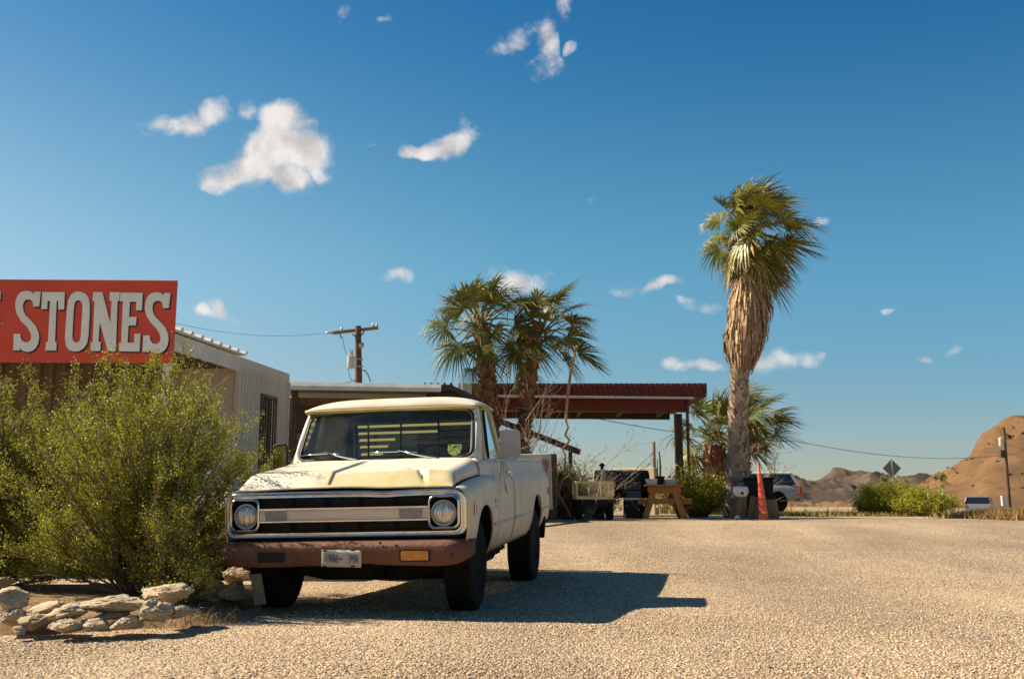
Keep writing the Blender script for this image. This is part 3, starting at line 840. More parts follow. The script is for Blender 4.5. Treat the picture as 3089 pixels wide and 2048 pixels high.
ins.tube([u(700, 148, UY-.3), u(615, 150, UY-.4)], .045, 8); ins.tube([u(765, 160, UY-.3), u(775, 205, UY-.3), u(790, 190, UY-.3)], .03, 6)
q = u(980, 275, UY - .1); ins.lathe([(0, -.12), (.1, -.1), (.12, 0), (.1, .1), (0, .12)], 10, Matrix.Translation(q))
each("insulator", ins, M_metal, pole, part, smooth=True)
def sag(a, b, s, n=14):
    a = Vector(a); b = Vector(b)
    return [a.lerp(b, i/n) - Vector((0, 0, s*4*(i/n)*(1-i/n))) for i in range(n+1)]
wr = MB(); wr.tube(sag(u(790,200,UY-.3), u(840,370,UY-.35), .15), .011, 4); wr.tube(sag(u(845,505,UY-.35), u(920,610), .3), .012, 4); wr.tube(sag(u(975,540), u(1075,645), -.2), .02, 4)
each("lead_wire", wr, M_wire, pole, part)
m = MB()
m.tube(sag(u(615,150,UY-.4), u(-885, 57, 33), .25) + sag(u(-885, 57, 33), u(-3200, -60, 24), .3), .006, 4)
tag(mesh("power_line", m, M_wire), "thin power line running left from the crossarm of the wooden pole", "power line")
m = MB(); m.tube(sag(u(930, 628), u(-200, 640, 24), .2), .010, 4)
tag(mesh("power_line", m, M_wire), "dark cable just above the white roof fascia left of the pole", "power line")

PY2 = 75.0
pt2 = W(3027, 1290, PY2); pb2 = W(3043.5, 1515, PY2)
pole2 = tag(empty("utility_pole", (pb2.x, PY2, g_)), "tall leaning utility pole in front of the brown hill", "utility pole")
mb = MB(); mb.tube([(pb2.x, PY2, -.5), (pb2.x, PY2, pb2.z), (pt2.x, PY2, pt2.z)], [.16, .15, .11], 10); part("pole", mb, M_pole, pole2, smooth=True, edge=50)
q = W(3019, 1332, PY2 - .2); mb = MB().lathe([(0, -.33), (.14, -.33), (.16, -.28), (.16, .26), (.1, .31), (0, .33)], 14, Matrix.Translation(q)); part("transformer", mb, M_can, pole2, smooth=True, edge=40)
mb = MB(); q = W(3025, 1369, PY2 - .2); mb.box(q - Vector((.22, .15, .28)), q + Vector((.12, .15, .28))); part("switch_box", mb, M_dark, pole2)
mb = MB(); q = W(3035, 1505, PY2 - .3); mb.box((q.x - .35, q.y - .1, -.4), (q.x - .05, q.y + .1, q.z + .25)); part("marker_board", mb, M_signwhite, pole2)
m = MB(); m.tube(sag(W(3026, 1372, PY2), W(2400, 1330, 55), .55) + sag(W(2400, 1330, 55), W(1720, 1245, 42), .3), .016, 4)
tag(mesh("power_line", m, M_wire), "faint cable hanging from the leaning pole toward the palm and carport", "power line")
qp = W(1972, 1332, 60); m = MB(); m.tube([(qp.x, 60, .4), (qp.x, 60, qp.z)], [.11, .09], 8)
tag(mesh("wooden_post", m, M_pole, smooth=True), "short dark post seen through the carport above the cream wall", "post")

# road signs
DY = 50.0
dc = W(2690, 1412, DY); ds = tag(empty("warning_sign", (dc.x, DY, g_)), "grey back of a diamond road sign behind the green bushes", "road sign")
rr = .46
mb = MB(); M45 = Matrix.Translation(dc) @ Matrix.Rotation(R(45), 4, 'Y'); mb.box((-rr*.72, -.01, -rr*.72), (rr*.72, .01, rr*.72)); mb.xf(M45); part("plate", mb, material("sign_back_alloy", (.20, .18, .155), rough=.55, metal=.2, col2=(.16,.145,.125), nscale=3), ds, bevel=.01)
mb = MB(); mb.bar((dc.x, DY - .05, -.4), (dc.x, DY - .05, dc.z + .42), .06, .05); part("post", mb, M_metal, ds)
cv = W(2843, 1440, 62.0); chs = tag(empty("curve_sign", (cv.x, 62, g_)), "small yellow diamond curve sign at the foot of the hill", "road sign")
M_yel = material("sign_yellow", (.55, .47, .03), rough=.5, col2=(.48, .42, .05), nscale=5)
mb = MB(); mb.box((-.25, -.01, -.25), (.25, .01, .25)); mb.xf(Matrix.Translation(cv) @ Matrix.Rotation(R(45), 4, 'Y')); part("plate", mb, M_yel, chs, bevel=.01)
mb = MB(); mb.tube([cv + Vector((-.06, -.03, -.18)), cv + Vector((-.06, -.03, .02)), cv + Vector((.02, -.03, .1)), cv + Vector((.12, -.03, .1))], .045, 6); part("arrow", mb, M_signblack, chs)
mb = MB(); mb.bar((cv.x, 62.04, -.5), (cv.x, 62.04, cv.z + .1), .06, .05); part("post", mb, M_metal, chs)
ad = W(2843, 1466, 62.0); mb = MB(); mb.box(ad - Vector((.14, .01, .12)), ad + Vector((.14, .01, .12))); part("speed_plate", mb, M_yel, chs)
# ------------------------------------------------------------------ pickup truck
TX, TY, YAW, PIT, ROL = -1.128, 8.402, .168, .037, .02
truck = tag(empty("pickup_truck", (TX, TY, 0), -YAW), "old cream pickup truck with rusty brown bumper parked on the gravel", "pickup truck")
MBODY = (Matrix.Rotation(PIT, 4, 'X') @ Matrix.Rotation(-ROL, 4, 'Y'))
MWORLD = Matrix.Translation((TX, TY, 0)) @ Matrix.Rotation(-YAW, 4, 'Z') @ MBODY
MINV = MWORLD.inverted()
def T(px, py, v=None, u=None):                 # measured point -> truck coordinates on the plane v or u
    o = MINV @ Vector((0, 0, HCAM)); d = MINV.to_3x3() @ ray(640 + px/2.119, 1160 + py/2.119)
    k = (v - o.y)/d.y if v is not None else (u - o.x)/d.x
    return o + d*k
def tp(name, mb, mat, parent=None, **k):
    o = mesh(name, mb, mat, parent or truck, **k)
    if parent is None: o.matrix_local = MBODY
    return o

def paint(name, base, dirt, stain):
    m = material(name, base, rough=0.42, col2=dirt, nscale=1.6, lo=.38, hi=.70, spec=0.45, spots=(0.20, 0.085, 0.03), sscale=19, slo=.655, shi=.72)
    t = m.node_tree; p = t.nodes['Principled BSDF']
    lk = p.inputs['Base Color'].links[0]; src = lk.from_socket
    co = N(t, 'ShaderNodeTexCoord').outputs['Object']
    n = N(t, 'ShaderNodeTexNoise'); n.inputs['Scale'].default_value = 4.0; n.inputs['Detail'].default_value = 8
    L(t, co, n.inputs['Vector'])
    r = N(t, 'ShaderNodeMapRange'); r.inputs['From Min'].default_value = .48; r.inputs['From Max'].default_value = .75; r.inputs['To Max'].default_value = .8
    L(t, n.outputs['Fac'], r.inputs['Value'])
    mx = N(t, 'ShaderNodeMix', data_type='RGBA'); mx.inputs['B'].default_value = (*stain, 1)
    L(t, r.outputs[0], mx.inputs['Factor']); L(t, src, mx.inputs['A'])
    # road dust and splashes on the lower panels
    sz = N(t, 'ShaderNodeSeparateXYZ'); L(t, co, sz.inputs[0])
    nd = N(t, 'ShaderNodeTexNoise'); nd.inputs['Scale'].default_value = 6.0; nd.inputs['Detail'].default_value = 9; nd.inputs['Roughness'].default_value = .7; L(t, co, nd.inputs['Vector'])
    hh = fmath(t, 'ADD', sz.outputs[2], fmath(t, 'MULTIPLY', nd.outputs['Fac'], -.45))
    rd = N(t, 'ShaderNodeMapRange'); rd.inputs['From Min'].default_value = .46; rd.inputs['From Max'].default_value = .14; rd.inputs['To Max'].default_value = .75; L(t, hh, rd.inputs['Value'])
    md = N(t, 'ShaderNodeMix', data_type='RGBA'); md.inputs['B'].default_value = (.27, .185, .105, 1); L(t, rd.outputs[0], md.inputs['Factor']); L(t, mx.outputs['Result'], md.inputs['A'])
    L(t, md.outputs['Result'], p.inputs['Base Color'])
    n2 = N(t, 'ShaderNodeTexNoise'); n2.inputs['Scale'].default_value = 9; n2.inputs['Detail'].default_value = 5
    L(t, co, n2.inputs['Vector'])
    rr = N(t, 'ShaderNodeMapRange'); rr.inputs['To Min'].default_value = .32; rr.inputs['To Max'].default_value = .62
    L(t, n2.outputs['Fac'], rr.inputs['Value']); L(t, rr.outputs[0], p.inputs['Roughness'])
    b = N(t, 'ShaderNodeBump'); b.inputs['Strength'].default_value = .08; b.inputs['Distance'].default_value = .03
    n3 = N(t, 'ShaderNodeTexNoise'); n3.inputs['Scale'].default_value = 3.0; L(t, co, n3.inputs['Vector'])
    L(t, n3.outputs['Fac'], b.inputs['Height']); L(t, b.outputs[0], p.inputs['Normal'])
    return m
M_paint = paint("cream_paint", (0.71, 0.64, 0.52), (0.64, 0.56, 0.42), (0.55, 0.46, 0.30))
M_paint2 = paint("cream_side_paint", (0.72, 0.59, 0.42), (0.62, 0.50, 0.34), (0.54, 0.43, 0.27))
M_stain = material("stained_drip_paint", (0.42, 0.30, 0.09), rough=.6, col2=(0.52, 0.42, 0.18), nscale=6, spots=(0.16,0.06,0.02), sscale=18, slo=.6, shi=.7)
M_chrome = material("chrome", (0.72, 0.70, 0.66), rough=0.14, metal=1.0, col2=(0.55, 0.52, 0.47), nscale=9, lo=.45, hi=.75)
M_brush = material("brushed_trim", (0.66, 0.55, 0.43), rough=0.42, metal=0.15, col2=(0.56, 0.46, 0.36), nscale=5, stretch=(1, 1, 8))  # tan of the reflected gravel is put into the base colour
M_lampgrey = material("lamp_grey", (0.30, 0.27, 0.23), rough=0.45, col2=(0.22, 0.20, 0.18), nscale=30)
M_rubber = material("tyre_rubber", (0.009, 0.008, 0.0075), rough=0.9, spec=.1, col2=(0.018, 0.016, 0.013), nscale=9, bump=.3, bscale=60)
M_gasket = material("black_rubber", (0.015, 0.015, 0.014), rough=0.6)
M_gblack = material("grille_black", (0.008, 0.008, 0.008), rough=0.8, spec=.08)
M_gbar = material("grille_bar", (0.030, 0.028, 0.025), rough=0.6, spec=.2)
M_primer = material("brown_primer", (0.155, 0.060, 0.030), rough=0.7, col2=(0.11, 0.042, 0.022), nscale=5, spots=(0.33, 0.15, 0.08), sscale=26, slo=.66, shi=.76, bump=.25, bscale=40)
M_amber = material("amber_lens", (0.60, 0.24, 0.02), rough=0.25, col2=(0.42, 0.16, 0.02), nscale=22, spec=.6)
M_redlens = material("red_lens", (0.35, 0.03, 0.02), rough=0.25)
M_interior = material("cab_interior", (0.15, 0.155, 0.115), rough=0.8, col2=(0.10, 0.105, 0.08), nscale=3)
M_seat = material("seat_vinyl", (0.06, 0.055, 0.04), rough=0.6, col2=(0.10, 0.085, 0.06), nscale=4)
M_under = material("undercarriage", (0.016, 0.014, 0.012), rough=0.9, spec=.1, col2=(0.035, 0.027, 0.019), nscale=6)
M_glass = glass_mat("windshield_glass", (0.84, 0.92, 0.78))
M_sideglass = material("sky_side_glass", (0.05, 0.06, 0.07), rough=0.02, spec=1.0, coat=1.0)
M_rim = material("wheel_steel", (0.42, 0.43, 0.45), rough=0.45, metal=.3, col2=(0.32, 0.31, 0.30), nscale=8)

zk = [.36, .40, .44, .50, .57, .65, .75, .86, .93, .97, 1.00, 1.04, 1.09, 1.14, 1.18]
uk = [.872, .893, .915, .940, .957, .967, .972, .972, .970, .964, .953, .930, .905, .890, .884]
_z = np.linspace(.36, 1.18, 165); _u = np.interp(_z, zk, uk)
_k = np.ones(9)/9; _u = np.convolve(np.pad(_u, 4, mode='edge'), _k, 'valid')
def SU(z): return float(np.interp(z, _z, _u))
AF, AR, AR_R, ATOP = -.11, 2.81, .385, .815
def arch_z(v, base):
    for c in (AF, AR):
        x = abs(v - c)/AR_R
        if x < 1: return base + (ATOP - base) * (1 - x**2.5)**(1/2.1)
    return base
def zseam(v): return interp(v, [-.76, -.6, -.4, 0, .4, .5], [.962, .985, 1.005, 1.03, 1.045, 1.05])
def archcols(c): return [c + AR_R*math.cos(a) for a in np.linspace(0.02, math.pi - .02, 34)] + [c - AR_R - .004, c + AR_R + .004]
def side_panel(sgn, v0, v1, base, top, fender=False, nz=22):
    vs = set(np.round(np.linspace(v0, v1, max(4, int((v1-v0)/.06))), 4))
    for c in (AF, AR):
        vs |= set(round(x, 4) for x in archcols(c) if v0 + .002 < x < v1 - .002)
    P = []
    for v in sorted(vs):
        zb = arch_z(v, base(v) if callable(base) else base)
        row = []
        if fender:
            zs = zseam(v); zm = zs - .12
            nose = .02*max(0, (-.62 - v)/.14)**2
            if zb > zm: zm = zb
            for t in np.linspace(0, 1, 14)[:-1]:
                z = zb + (zm - zb)*t; row.append((sgn*(SU(min(z, .93)) - nose), v, z))
            u0 = SU(min(zm, .93)) - nose
            for a in np.linspace(0, math.pi/2, 9):
                row.append((sgn*(.866 + (u0 - .866)*math.cos(a)**.9), v, zm + (zs - zm)*math.sin(a)**.9))
        else:
            tp_ = top
            for t in np.linspace(0, 1, nz): 
                z = zb + (tp_ - zb)*t; row.append((sgn*SU(z), v, z))
        P.append(row)
    return MB().grid(P)
def arch_lip(mb, sgn, c, base):
    pts = []
    for a in np.linspace(.05, math.pi - .05, 40):
        v = c + AR_R*math.cos(a); z = arch_z(v, base); pts.append((sgn*(SU(z) - .004), v, z))
    return mb.tube(pts, .011, 8)
def liner(sgn, c):
    P = []
    for uu in (.945, .80, .50):
        row = []
        for a in np.linspace(0, math.pi, 30):
            v = c + (AR_R + .012)*math.cos(a); z = .40 + (ATOP + .015 - .40)*max(0, (1 - abs(math.cos(a))**2.5))**(1/2.1)
            row.append((sgn*min(uu, SU(z) - .02), v, z))
        P.append(row)
    mb = MB().grid(P)
    mb.add([(sgn*.50, c - .42, .36), (sgn*.50, c + .42, .36), (sgn*.50, c + .42, .9), (sgn*.50, c - .42, .9)], [(0,1,2,3)])
    return mb
M_wheel = material("painted_wheel", (0.50, 0.51, 0.54), rough=0.45, col2=(0.40, 0.40, 0.42), nscale=8, spots=(.25,.18,.12), sscale=12, slo=.62, shi=.72)
wheels = []
for sgn in (1, -1):
    base_f = lambda v: interp(v, [-.76, -.5, .2, .3], [.50, .46, .40, .40])
    f = tp("front_fender", side_panel(sgn, -.735, .478, base_f, None, True), M_paint2, smooth=True, edge=60, solid=.006)
    mb = MB(); arch_lip(mb, sgn, AF, .42); mesh("arch_lip", mb, M_paint2, f, smooth=True)
    mesh("wheel_well", liner(sgn, AF), M_gblack, f)
    d = tp("door", side_panel(sgn, .487, 1.232, .40, 1.165), M_paint2, smooth=True, edge=60, solid=.02)
    c = tp("cab_corner", side_panel(sgn, 1.238, 1.278, .40, 1.168), M_paint2, smooth=True, edge=60, solid=.02)
    b = tp("bed_side", side_panel(sgn, 1.345, 3.80, lambda v: interp(v, [1.3, 3.0, 3.4, 3.8], [.40, .40, .44, .50]), 1.175), M_paint2, smooth=True, edge=60, solid=.02)
    mb = MB(); arch_lip(mb, sgn, AR, .42); mesh("arch_lip", mb, M_paint2, b, smooth=True)
    mesh("wheel_well", liner(sgn, AR), M_gblack, b)
    mb = MB(); mb.box((sgn*.885 - .022 - sgn*.022, 1.347, 1.165), (sgn*.885 + .022 - sgn*.022, 3.80, 1.185)); mesh("bed_rail", mb, M_paint, b, bevel=.006)
    # handle
    h = MB(); h.box((sgn*.915, 1.13, 1.035), (sgn*.945, 1.20, 1.075)); h.bar((sgn*.950, 1.05, 1.062), (sgn*.955, 1.20, 1.058), .018, .026); h.lathe([(0, 0), (.013, 0), (.013, .03), (0, .035)], 10, Matrix.Translation((sgn*.935, 1.19, 1.035)) @ Matrix.Rotation(sgn*R(90), 4, 'Y'))
    mesh("handle", h, M_chrome, d, bevel=.005)
    # waist trim
    def strip(v0, v1):
        mb = MB(); P = []
        for v in np.linspace(v0, v1, 8):
            P.append([(sgn*(SU(.615) + .001), v, .615), (sgn*(SU(.62) + .009), v, .620), (sgn*(SU(.64) + .009), v, .640), (sgn*(SU(.645) + .001), v, .645)])
        return mb.grid(P)
    mesh("trim_strip", strip(.50, 1.228), M_rim, d); mesh("trim_strip", strip(1.36, 2.41), M_rim, b); mesh("trim_strip", strip(3.22, 3.78), M_rim, b)
    mesh("trim_strip", strip(.295, .472), M_rim, f)
    mk = MB(); mk.box((sgn*.966, -.575, .75), (sgn*.982, -.52, .832)); s1 = mesh("side_marker", mk, material("marker_faded", (.45, .27, .18), rough=.4) if sgn == 1 else bpy.data.materials["marker_faded"], f, bevel=.004)
    mk = MB(); mk.tube([(sgn*.983, -.578, .747), (sgn*.983, -.517, .747), (sgn*.983, -.517, .835), (sgn*.983, -.578, .835), (sgn*.983, -.578, .747)], .005, 6); mesh("bezel", mk, M_chrome, s1)
    mk = MB(); mk.box((sgn*.965, 3.64, .78), (sgn*.980, 3.70, .865)); mesh("rear_marker", mk, M_redlens, b, bevel=.004)
    em = MB(); em.box((sgn*.970, .292, .806), (sgn*.982, .345, .838)); em.box((sgn*.970, .300, .768), (sgn*.980, .35, .786)); em.box((sgn*.970, .305, .845), (sgn*.980, .335, .852)); each("emblem", em, M_rim, f, bevel=.006)
    # sills and gap filler
    mb = MB(); mb.box((sgn*.80 - .06, .45, .35), (sgn*.80 + .06, 1.33, .42)); mb.box((sgn*.80 - .05, 1.26, .42), (sgn*.80 + .03, 1.37, 1.14)); tp("sill", mb, M_under)
    mb = MB()
    for k in range(5): mb.box((sgn*.86 - .012, .50 + k*.12, .335), (sgn*.86 + .012, .53 + k*.12, .372))
    each("sill_bolt", mb, M_under, None, tp)

# hood -------------------------------------------------------------
def hood_top(v): return interp(v, [-.762, -.748, -.738, -.612, -.600, -.40, -.2, 0, .22, .40], [.968, .982, .990, 1.086, 1.092, 1.114, 1.136, 1.159, 1.186, 1.196])
us = np.concatenate([np.linspace(-.856, -.72, 14), np.linspace(-.70, .70, 71)[1:-1], np.linspace(.72, .856, 14)])
us = np.unique(np.concatenate([us, [-.132, -.128, -.124, -.120, -.116, -.112, -.108], np.linspace(.48, .70, 40)]))
vs = np.concatenate([[-.762, -.752, -.742], np.unique(np.concatenate([np.linspace(-.735, -.36, 44), [-.612, -.606, -.600]])), np.linspace(-.33, .24, 22)])
P = []
for v in vs:
    row = []
    for uu in us:
        a = abs(uu); zt_h = hood_top(v) + .016*(1 - (a/.8)**2)
        zs = zseam(v) + .010
        if a > .74:
            k = (a - .74)/.116; zt2 = hood_top(v) + .016*(1 - (.74/.8)**2)
            z = zs + (zt2 - zs)*(max(0, 1 - k**2.6))**(1/1.7)
        else: z = zt_h
        z += -.020*smoothstep(-.138 + .05*max(0, v + .4), -.108 + .05*max(0, v + .4), uu)*(1 - smoothstep(-.02, .50, uu))*smoothstep(-.752, -.715, v)*(1 - smoothstep(.02, .22, v))
        # old collision dent near the driver side corner
        du = uu - .575; dv = v + .60
        z += -.050*math.exp(-((du + .45*dv)/.024)**2 - (dv/.085)**2) + .004*math.exp(-((du - .066)/.036)**2 - ((dv - .0)/.075)**2) - .020*math.exp(-((du + .095)/.034)**2 - ((dv - .10)/.06)**2) + .012*math.exp(-((du + .04)/.03)**2 - ((dv - .12)/.05)**2)
        z += -.010*math.exp(-((uu - .30)/.22)**2)*smoothstep(-.64, -.76, v)
        z += .0035*mnoise.noise(Vector((uu*3, v*3, 2)))
        row.append((uu, v, z))
    P.append(row)
hood = tp("hood", MB().grid(P), M_paint, smooth=True, edge=11, solid=.008)
mb = MB(); mb.box((-.845, -.66, .50), (.845, .24, .955)); tp("engine_bay", mb, M_under)
mb = MB(); c = T(1440, 580, v=-.56); mb.lathe([(0, 0), (.017, 0), (.012, -.02), (0, -.03)], 10, Matrix.Translation((.585, -.640, 1.010)) @ Matrix.Rotation(R(60), 4, 'X'))
mesh("hole", mb, M_black, hood)
# greenish grime dried onto the sloping front of the hood
M_hood = M_paint.copy(); M_hood.name = "hood_paint"; _t = M_hood.node_tree; _p = _t.nodes['Principled BSDF']
_src = _p.inputs['Base Color'].links[0].from_socket; _co = N(_t, 'ShaderNodeTexCoord').outputs['Object']
_n = N(_t, 'ShaderNodeTexNoise'); _n.inputs['Scale'].default_value = 7.0; _n.inputs['Detail'].default_value = 8; L(_t, _co, _n.inputs['Vector'])
_s = N(_t, 'ShaderNodeSeparateXYZ'); L(_t, _co, _s.inputs[0])
_r = N(_t, 'ShaderNodeMapRange'); _r.inputs['From Min'].default_value = -.60; _r.inputs['From Max'].default_value = -.615; L(_t, _s.outputs[1], _r.inputs['Value'])
_r2 = N(_t, 'ShaderNodeMapRange'); _r2.inputs['From Min'].default_value = -.30; _r2.inputs['From Max'].default_value = .05; L(_t, _s.outputs[0], _r2.inputs['Value'])
_f = fmath(_t, 'MULTIPLY', fmath(_t, 'MULTIPLY', _r.outputs[0], _r2.outputs[0]), fmath(_t, 'ADD', _n.outputs['Fac'], .25, True), True)
_m = N(_t, 'ShaderNodeMix', data_type='RGBA'); _m.inputs['B'].default_value = (.50, .41, .15, 1); L(_t, _f, _m.inputs['Factor']); L(_t, _src, _m.inputs['A']); L(_t, _m.outputs['Result'], _p.inputs['Base Color'])
hood.data.materials[0] = M_hood
# cowl
P = []
for t in np.linspace(0, 1, 8):
    row = []
    for uu in np.linspace(-.86, .86, 40):
        vb = .30 - .13*(1 - min(1, (uu/.80)**2)); v = .235 + (vb + .03 - .235)*t if vb + .03 > .235 else .235 - .03*t
        vv = .20 + (vb + .02 - .20)*t
        z = hood_top(.22) + .014*(1 - (uu/.8)**2) - .012 + .012*t
        if abs(uu) > .78: z -= .10*((abs(uu) - .78)/.08)**1.6 * (1 - .55*t)
        row.append((uu, vv, z))
    P.append(row)
tp("cowl", MB().grid(P), M_paint, smooth=True, edge=50, solid=.01)
for sgn in (1, -1):
    mb = MB(); rows = []
    for v in np.linspace(.20, .487, 8):
        zs = zseam(v); k = smoothstep(.24, .485, v); lp = lambda a, z: sgn*(a + (SU(z) - .001 - a)*k); rows.append([(lp(.866, .985), v, zs - .075*k), (lp(.866, 1.03), v, zs - .03*k), (lp(.866, 1.07), v, 1.06), (lp(.866, 1.10), v, 1.10), (lp(.85, 1.155), v, 1.155), (sgn*(.80 + .06*k), v, 1.185)])
    tp("cowl_side", mb.grid(rows), M_paint, smooth=True, edge=50, solid=.008)
    mb = MB(); rows = []
    for v in np.linspace(.485, 1.322, 6):
        rows.append([(sgn*.888, v, 1.16), (sgn*.872, v, 1.185), (sgn*.85, v, 1.187), (sgn*.80, v, 1.17)])
    tp("belt_ledge", mb.grid(rows), M_paint2, smooth=True, edge=60, solid=.006)

# greenhouse -------------------------------------------------------
def pillar(sgn, base, top, zb, zt, n=8):
    rings = []
    for t in np.linspace(0, 1, n):
        rings.append([(sgn*(b[0] + (q[0]-b[0])*t + .012*math.sin(math.pi*t)), b[1] + (q[1]-b[1])*t, zb + (zt - zb)*t) for b, q in zip(base, top)])
    return MB().loft(rings, True, True)
for sgn in (1, -1):
    tp("windshield_pillar", pillar(sgn, [(.790,.285),(.835,.315),(.853,.36),(.850,.42),(.80,.37)], [(.752,.548),(.775,.570),(.784,.61),(.776,.665),(.742,.62)], 1.165, 1.64), M_paint, smooth=True, edge=50)
    tp("rear_pillar", pillar(sgn, [(.868,1.12),(.870,1.22),(.850,1.318),(.66,1.326),(.66,1.30),(.80,1.14)], [(.779,1.03),(.777,1.14),(.752,1.268),(.60,1.278),(.60,1.25),(.73,1.05)], 1.165, 1.645), M_paint2, smooth=True, edge=50)
    # door window frame, vent bar and glass
    wb = [(.866, .405, 1.18), (.783, .655, 1.615), (.779, 1.05, 1.62), (.866, 1.135, 1.18)]
    mb = MB(); mb.tube([(sgn*a, b, c) for a, b, c in wb[:2]] + [(sgn*.778, .70, 1.632), (sgn*.776, 1.0, 1.635)] + [(sgn*a, b, c) for a, b, c in wb[2:]], .016, 8)
    fr = tp("door_window_frame", mb, M_stain, smooth=True)
    mb = MB(); mb.tube([(sgn*.866, .60, 1.18), (sgn*.786, .80, 1.62)], .011, 8); mesh("vent_bar", mb, M_gasket, fr)
    mb = MB().add([(sgn*.863, .42, 1.18), (sgn*.780, .67, 1.615), (sgn*.776, 1.045, 1.618), (sgn*.863, 1.128, 1.18)], [(0, 1, 2, 3)])
    mesh("side_window", mb, M_glass, fr, fix=False)
    mb = MB(); mb.tube([(sgn*.787, .515, 1.645), (sgn*.795, .60, 1.652), (sgn*.793, .9, 1.655), (sgn*.788, 1.09, 1.648), (sgn*.79, 1.16, 1.60), (sgn*.822, 1.235, 1.40), (sgn*.868, 1.285, 1.19)], .012, 8)
    tp("drip_rail", mb, M_stain, smooth=True)
# roof
P = []
vr = [.498, .502, .512, .53, .56, .62, .70, .80, .92, 1.05, 1.16, 1.23, 1.27, 1.30, 1.315]
cr = [0, .16, .32, .48, .64, .80, .91, .97, 1.0, .98, .93, .83, .68, .42, 0]
for v, c in zip(vr, cr):
    row = []
    for s in np.concatenate([np.linspace(-1, -.75, 12), np.linspace(-.7, .7, 21), np.linspace(.75, 1, 12)]):
        bow = .02*(1 - s*s) if v < .6 else 0
        ed = 1.650 + .008*math.sin(max(0, min(1, (v-.5)/.8))*math.pi)
        row.append((s*.790, v - bow, ed + .103*c*max(0, 1 - abs(s)**4.5)**.62))
    P.append(row)
roof = tp("roof", MB().grid(P), M_paint, smooth=True, edge=60, solid=.012)
rows = []
for s in np.linspace(-1, 1, 31):
    bow = .02*(1 - s*s)
    rows.append([(s*.790, .498 - bow, 1.650), (s*.789, .497 - bow, 1.638), (s*.785, .510 - bow, 1.626), (s*.775, .54 - bow, 1.624)])
mesh("visor_lip", MB().grid(rows), M_stain, roof, smooth=True, solid=.006)
# rear cab wall around the back window
mb = MB()
def bk(u0, u1, z0, z1):
    f = lambda z: 1.31 - (z - 1.17)*.11
    mb.add([(u0, f(z0), z0), (u1, f(z0), z0), (u1, f(z1), z1), (u0, f(z1), z1), (u0, f(z0) - .03, z0), (u1, f(z0) - .03, z0), (u1, f(z1) - .03, z1), (u0, f(z1) - .03, z1)], [(0,1,2,3),(7,6,5,4),(0,4,5,1),(1,5,6,2),(2,6,7,3),(3,7,4,0)])
bk(-.86, .86, .45, 1.215); bk(-.75, .75, 1.562, 1.65); bk(-.72, -.60, 1.216, 1.561); bk(.60, .72, 1.216, 1.561)
tp("cab_back", mb, M_interior)
mb = MB().add([(-.60, 1.295, 1.216), (.60, 1.295, 1.216), (.60, 1.257, 1.561), (-.60, 1.257, 1.561)], [(0, 1, 2, 3)]); tp("rear_window", mb, M_glass, fix=False)
M_slat = material("louvre_slat", (0.31, 0.25, 0.11), rough=.6, col2=(.32, .26, .11), nscale=4)
lv = MB()
for k, (zc, ue) in enumerate(((1.535, .58), (1.470, .22), (1.405, -.22), (1.340, -.30), (1.268, -.36))):  # sunlit extent of each bar is built into the slat lengths
    vo = .026*k
    lv.add([(-.585, 1.352 + vo, zc - .014), (ue, 1.352 + vo, zc - .014), (ue, 1.372 + vo, zc + .010), (-.585, 1.372 + vo, zc + .010), (-.585, 1.356 + vo, zc - .017), (ue, 1.356 + vo, zc - .017), (ue, 1.376 + vo, zc + .007), (-.585, 1.376 + vo, zc + .007)], [(0,1,2,3),(7,6,5,4),(0,4,5,1),(1,5,6,2),(2,6,7,3),(3,7,4,0)])
lou = tp("window_louvre", lv, M_slat)
lv = MB()
for uu in (-.59, -.47, -.14, .235, .59): lv.box((uu - .008, 1.340, 1.22), (uu + .008, 1.351, 1.56))
for zc in (1.47, 1.405, 1.34, 1.27): lv.box((.245, 1.352, zc - .006), (.58, 1.36, zc + .006))
mesh("louvre_frame", lv, M_under, lou)
# windshield
def ws(s, t):
    bu, tu = .782, .748
    hb = .18 + .125*s*s; ht = .475 + .085*s*s
    uu = s*(bu + (tu - bu)*t); z = 1.196 + (1.612 - 1.196)*t
    return Vector((uu, hb + (ht - hb)*t, z + .004*(1 - s*s)))
mb = MB().grid([[ws(s, t) for s in np.linspace(-1, 1, 25)] for t in np.linspace(0, 1, 9)])
wsh = tp("windshield", mb, M_glass, smooth=True, fix=False)
def rrect_st(ins, rad, n=7):
    pts = []
    for (cx_, cy_, a0) in ((1-rad, 1-rad*1.9, 0), (-1+rad, 1-rad*1.9, 90), (-1+rad, rad*1.9, 180), (1-rad, rad*1.9, 270)):
        for k in range(n):
            a = R(a0 + 90*k/(n-1)); pts.append((cx_ + rad*math.cos(a), cy_ + rad*1.9*math.sin(a)))
    pts.append(pts[0]); return [((x*(1+ins)), (y - .5)*(1+ins) + .5) for x, y in pts]
mb = MB(); mb.tube([ws(s, t) + Vector((0, -.006, 0)) for s, t in rrect_st(0, .09)], .019, 8); mesh("gasket", mb, M_gasket, wsh, smooth=True)
mb = MB(); mb.tube([ws(s, t) + Vector((0, -.008, 0)) for s, t in rrect_st(.034, .11)], .014, 8); mesh("windshield_frame", mb, M_paint, wsh, smooth=True)
mb = MB(); mb.tube([ws(s, t) + Vector((0, -.020, 0)) for s, t in rrect_st(-.012, .09)], .004, 6); mesh("gasket_trim", mb, M_lampgrey, wsh, smooth=True)
M_stick = material("sticker", (0.40, 0.42, 0.06), rough=.5, col2=(0.05, 0.16, 0.08), nscale=40, lo=.45, hi=.6)
st = MB(); o0 = [(-.055, .045), (.055, .045), (.06, 0), (.045, -.035), (0, -.055), (-.045, -.035), (-.06, 0)]
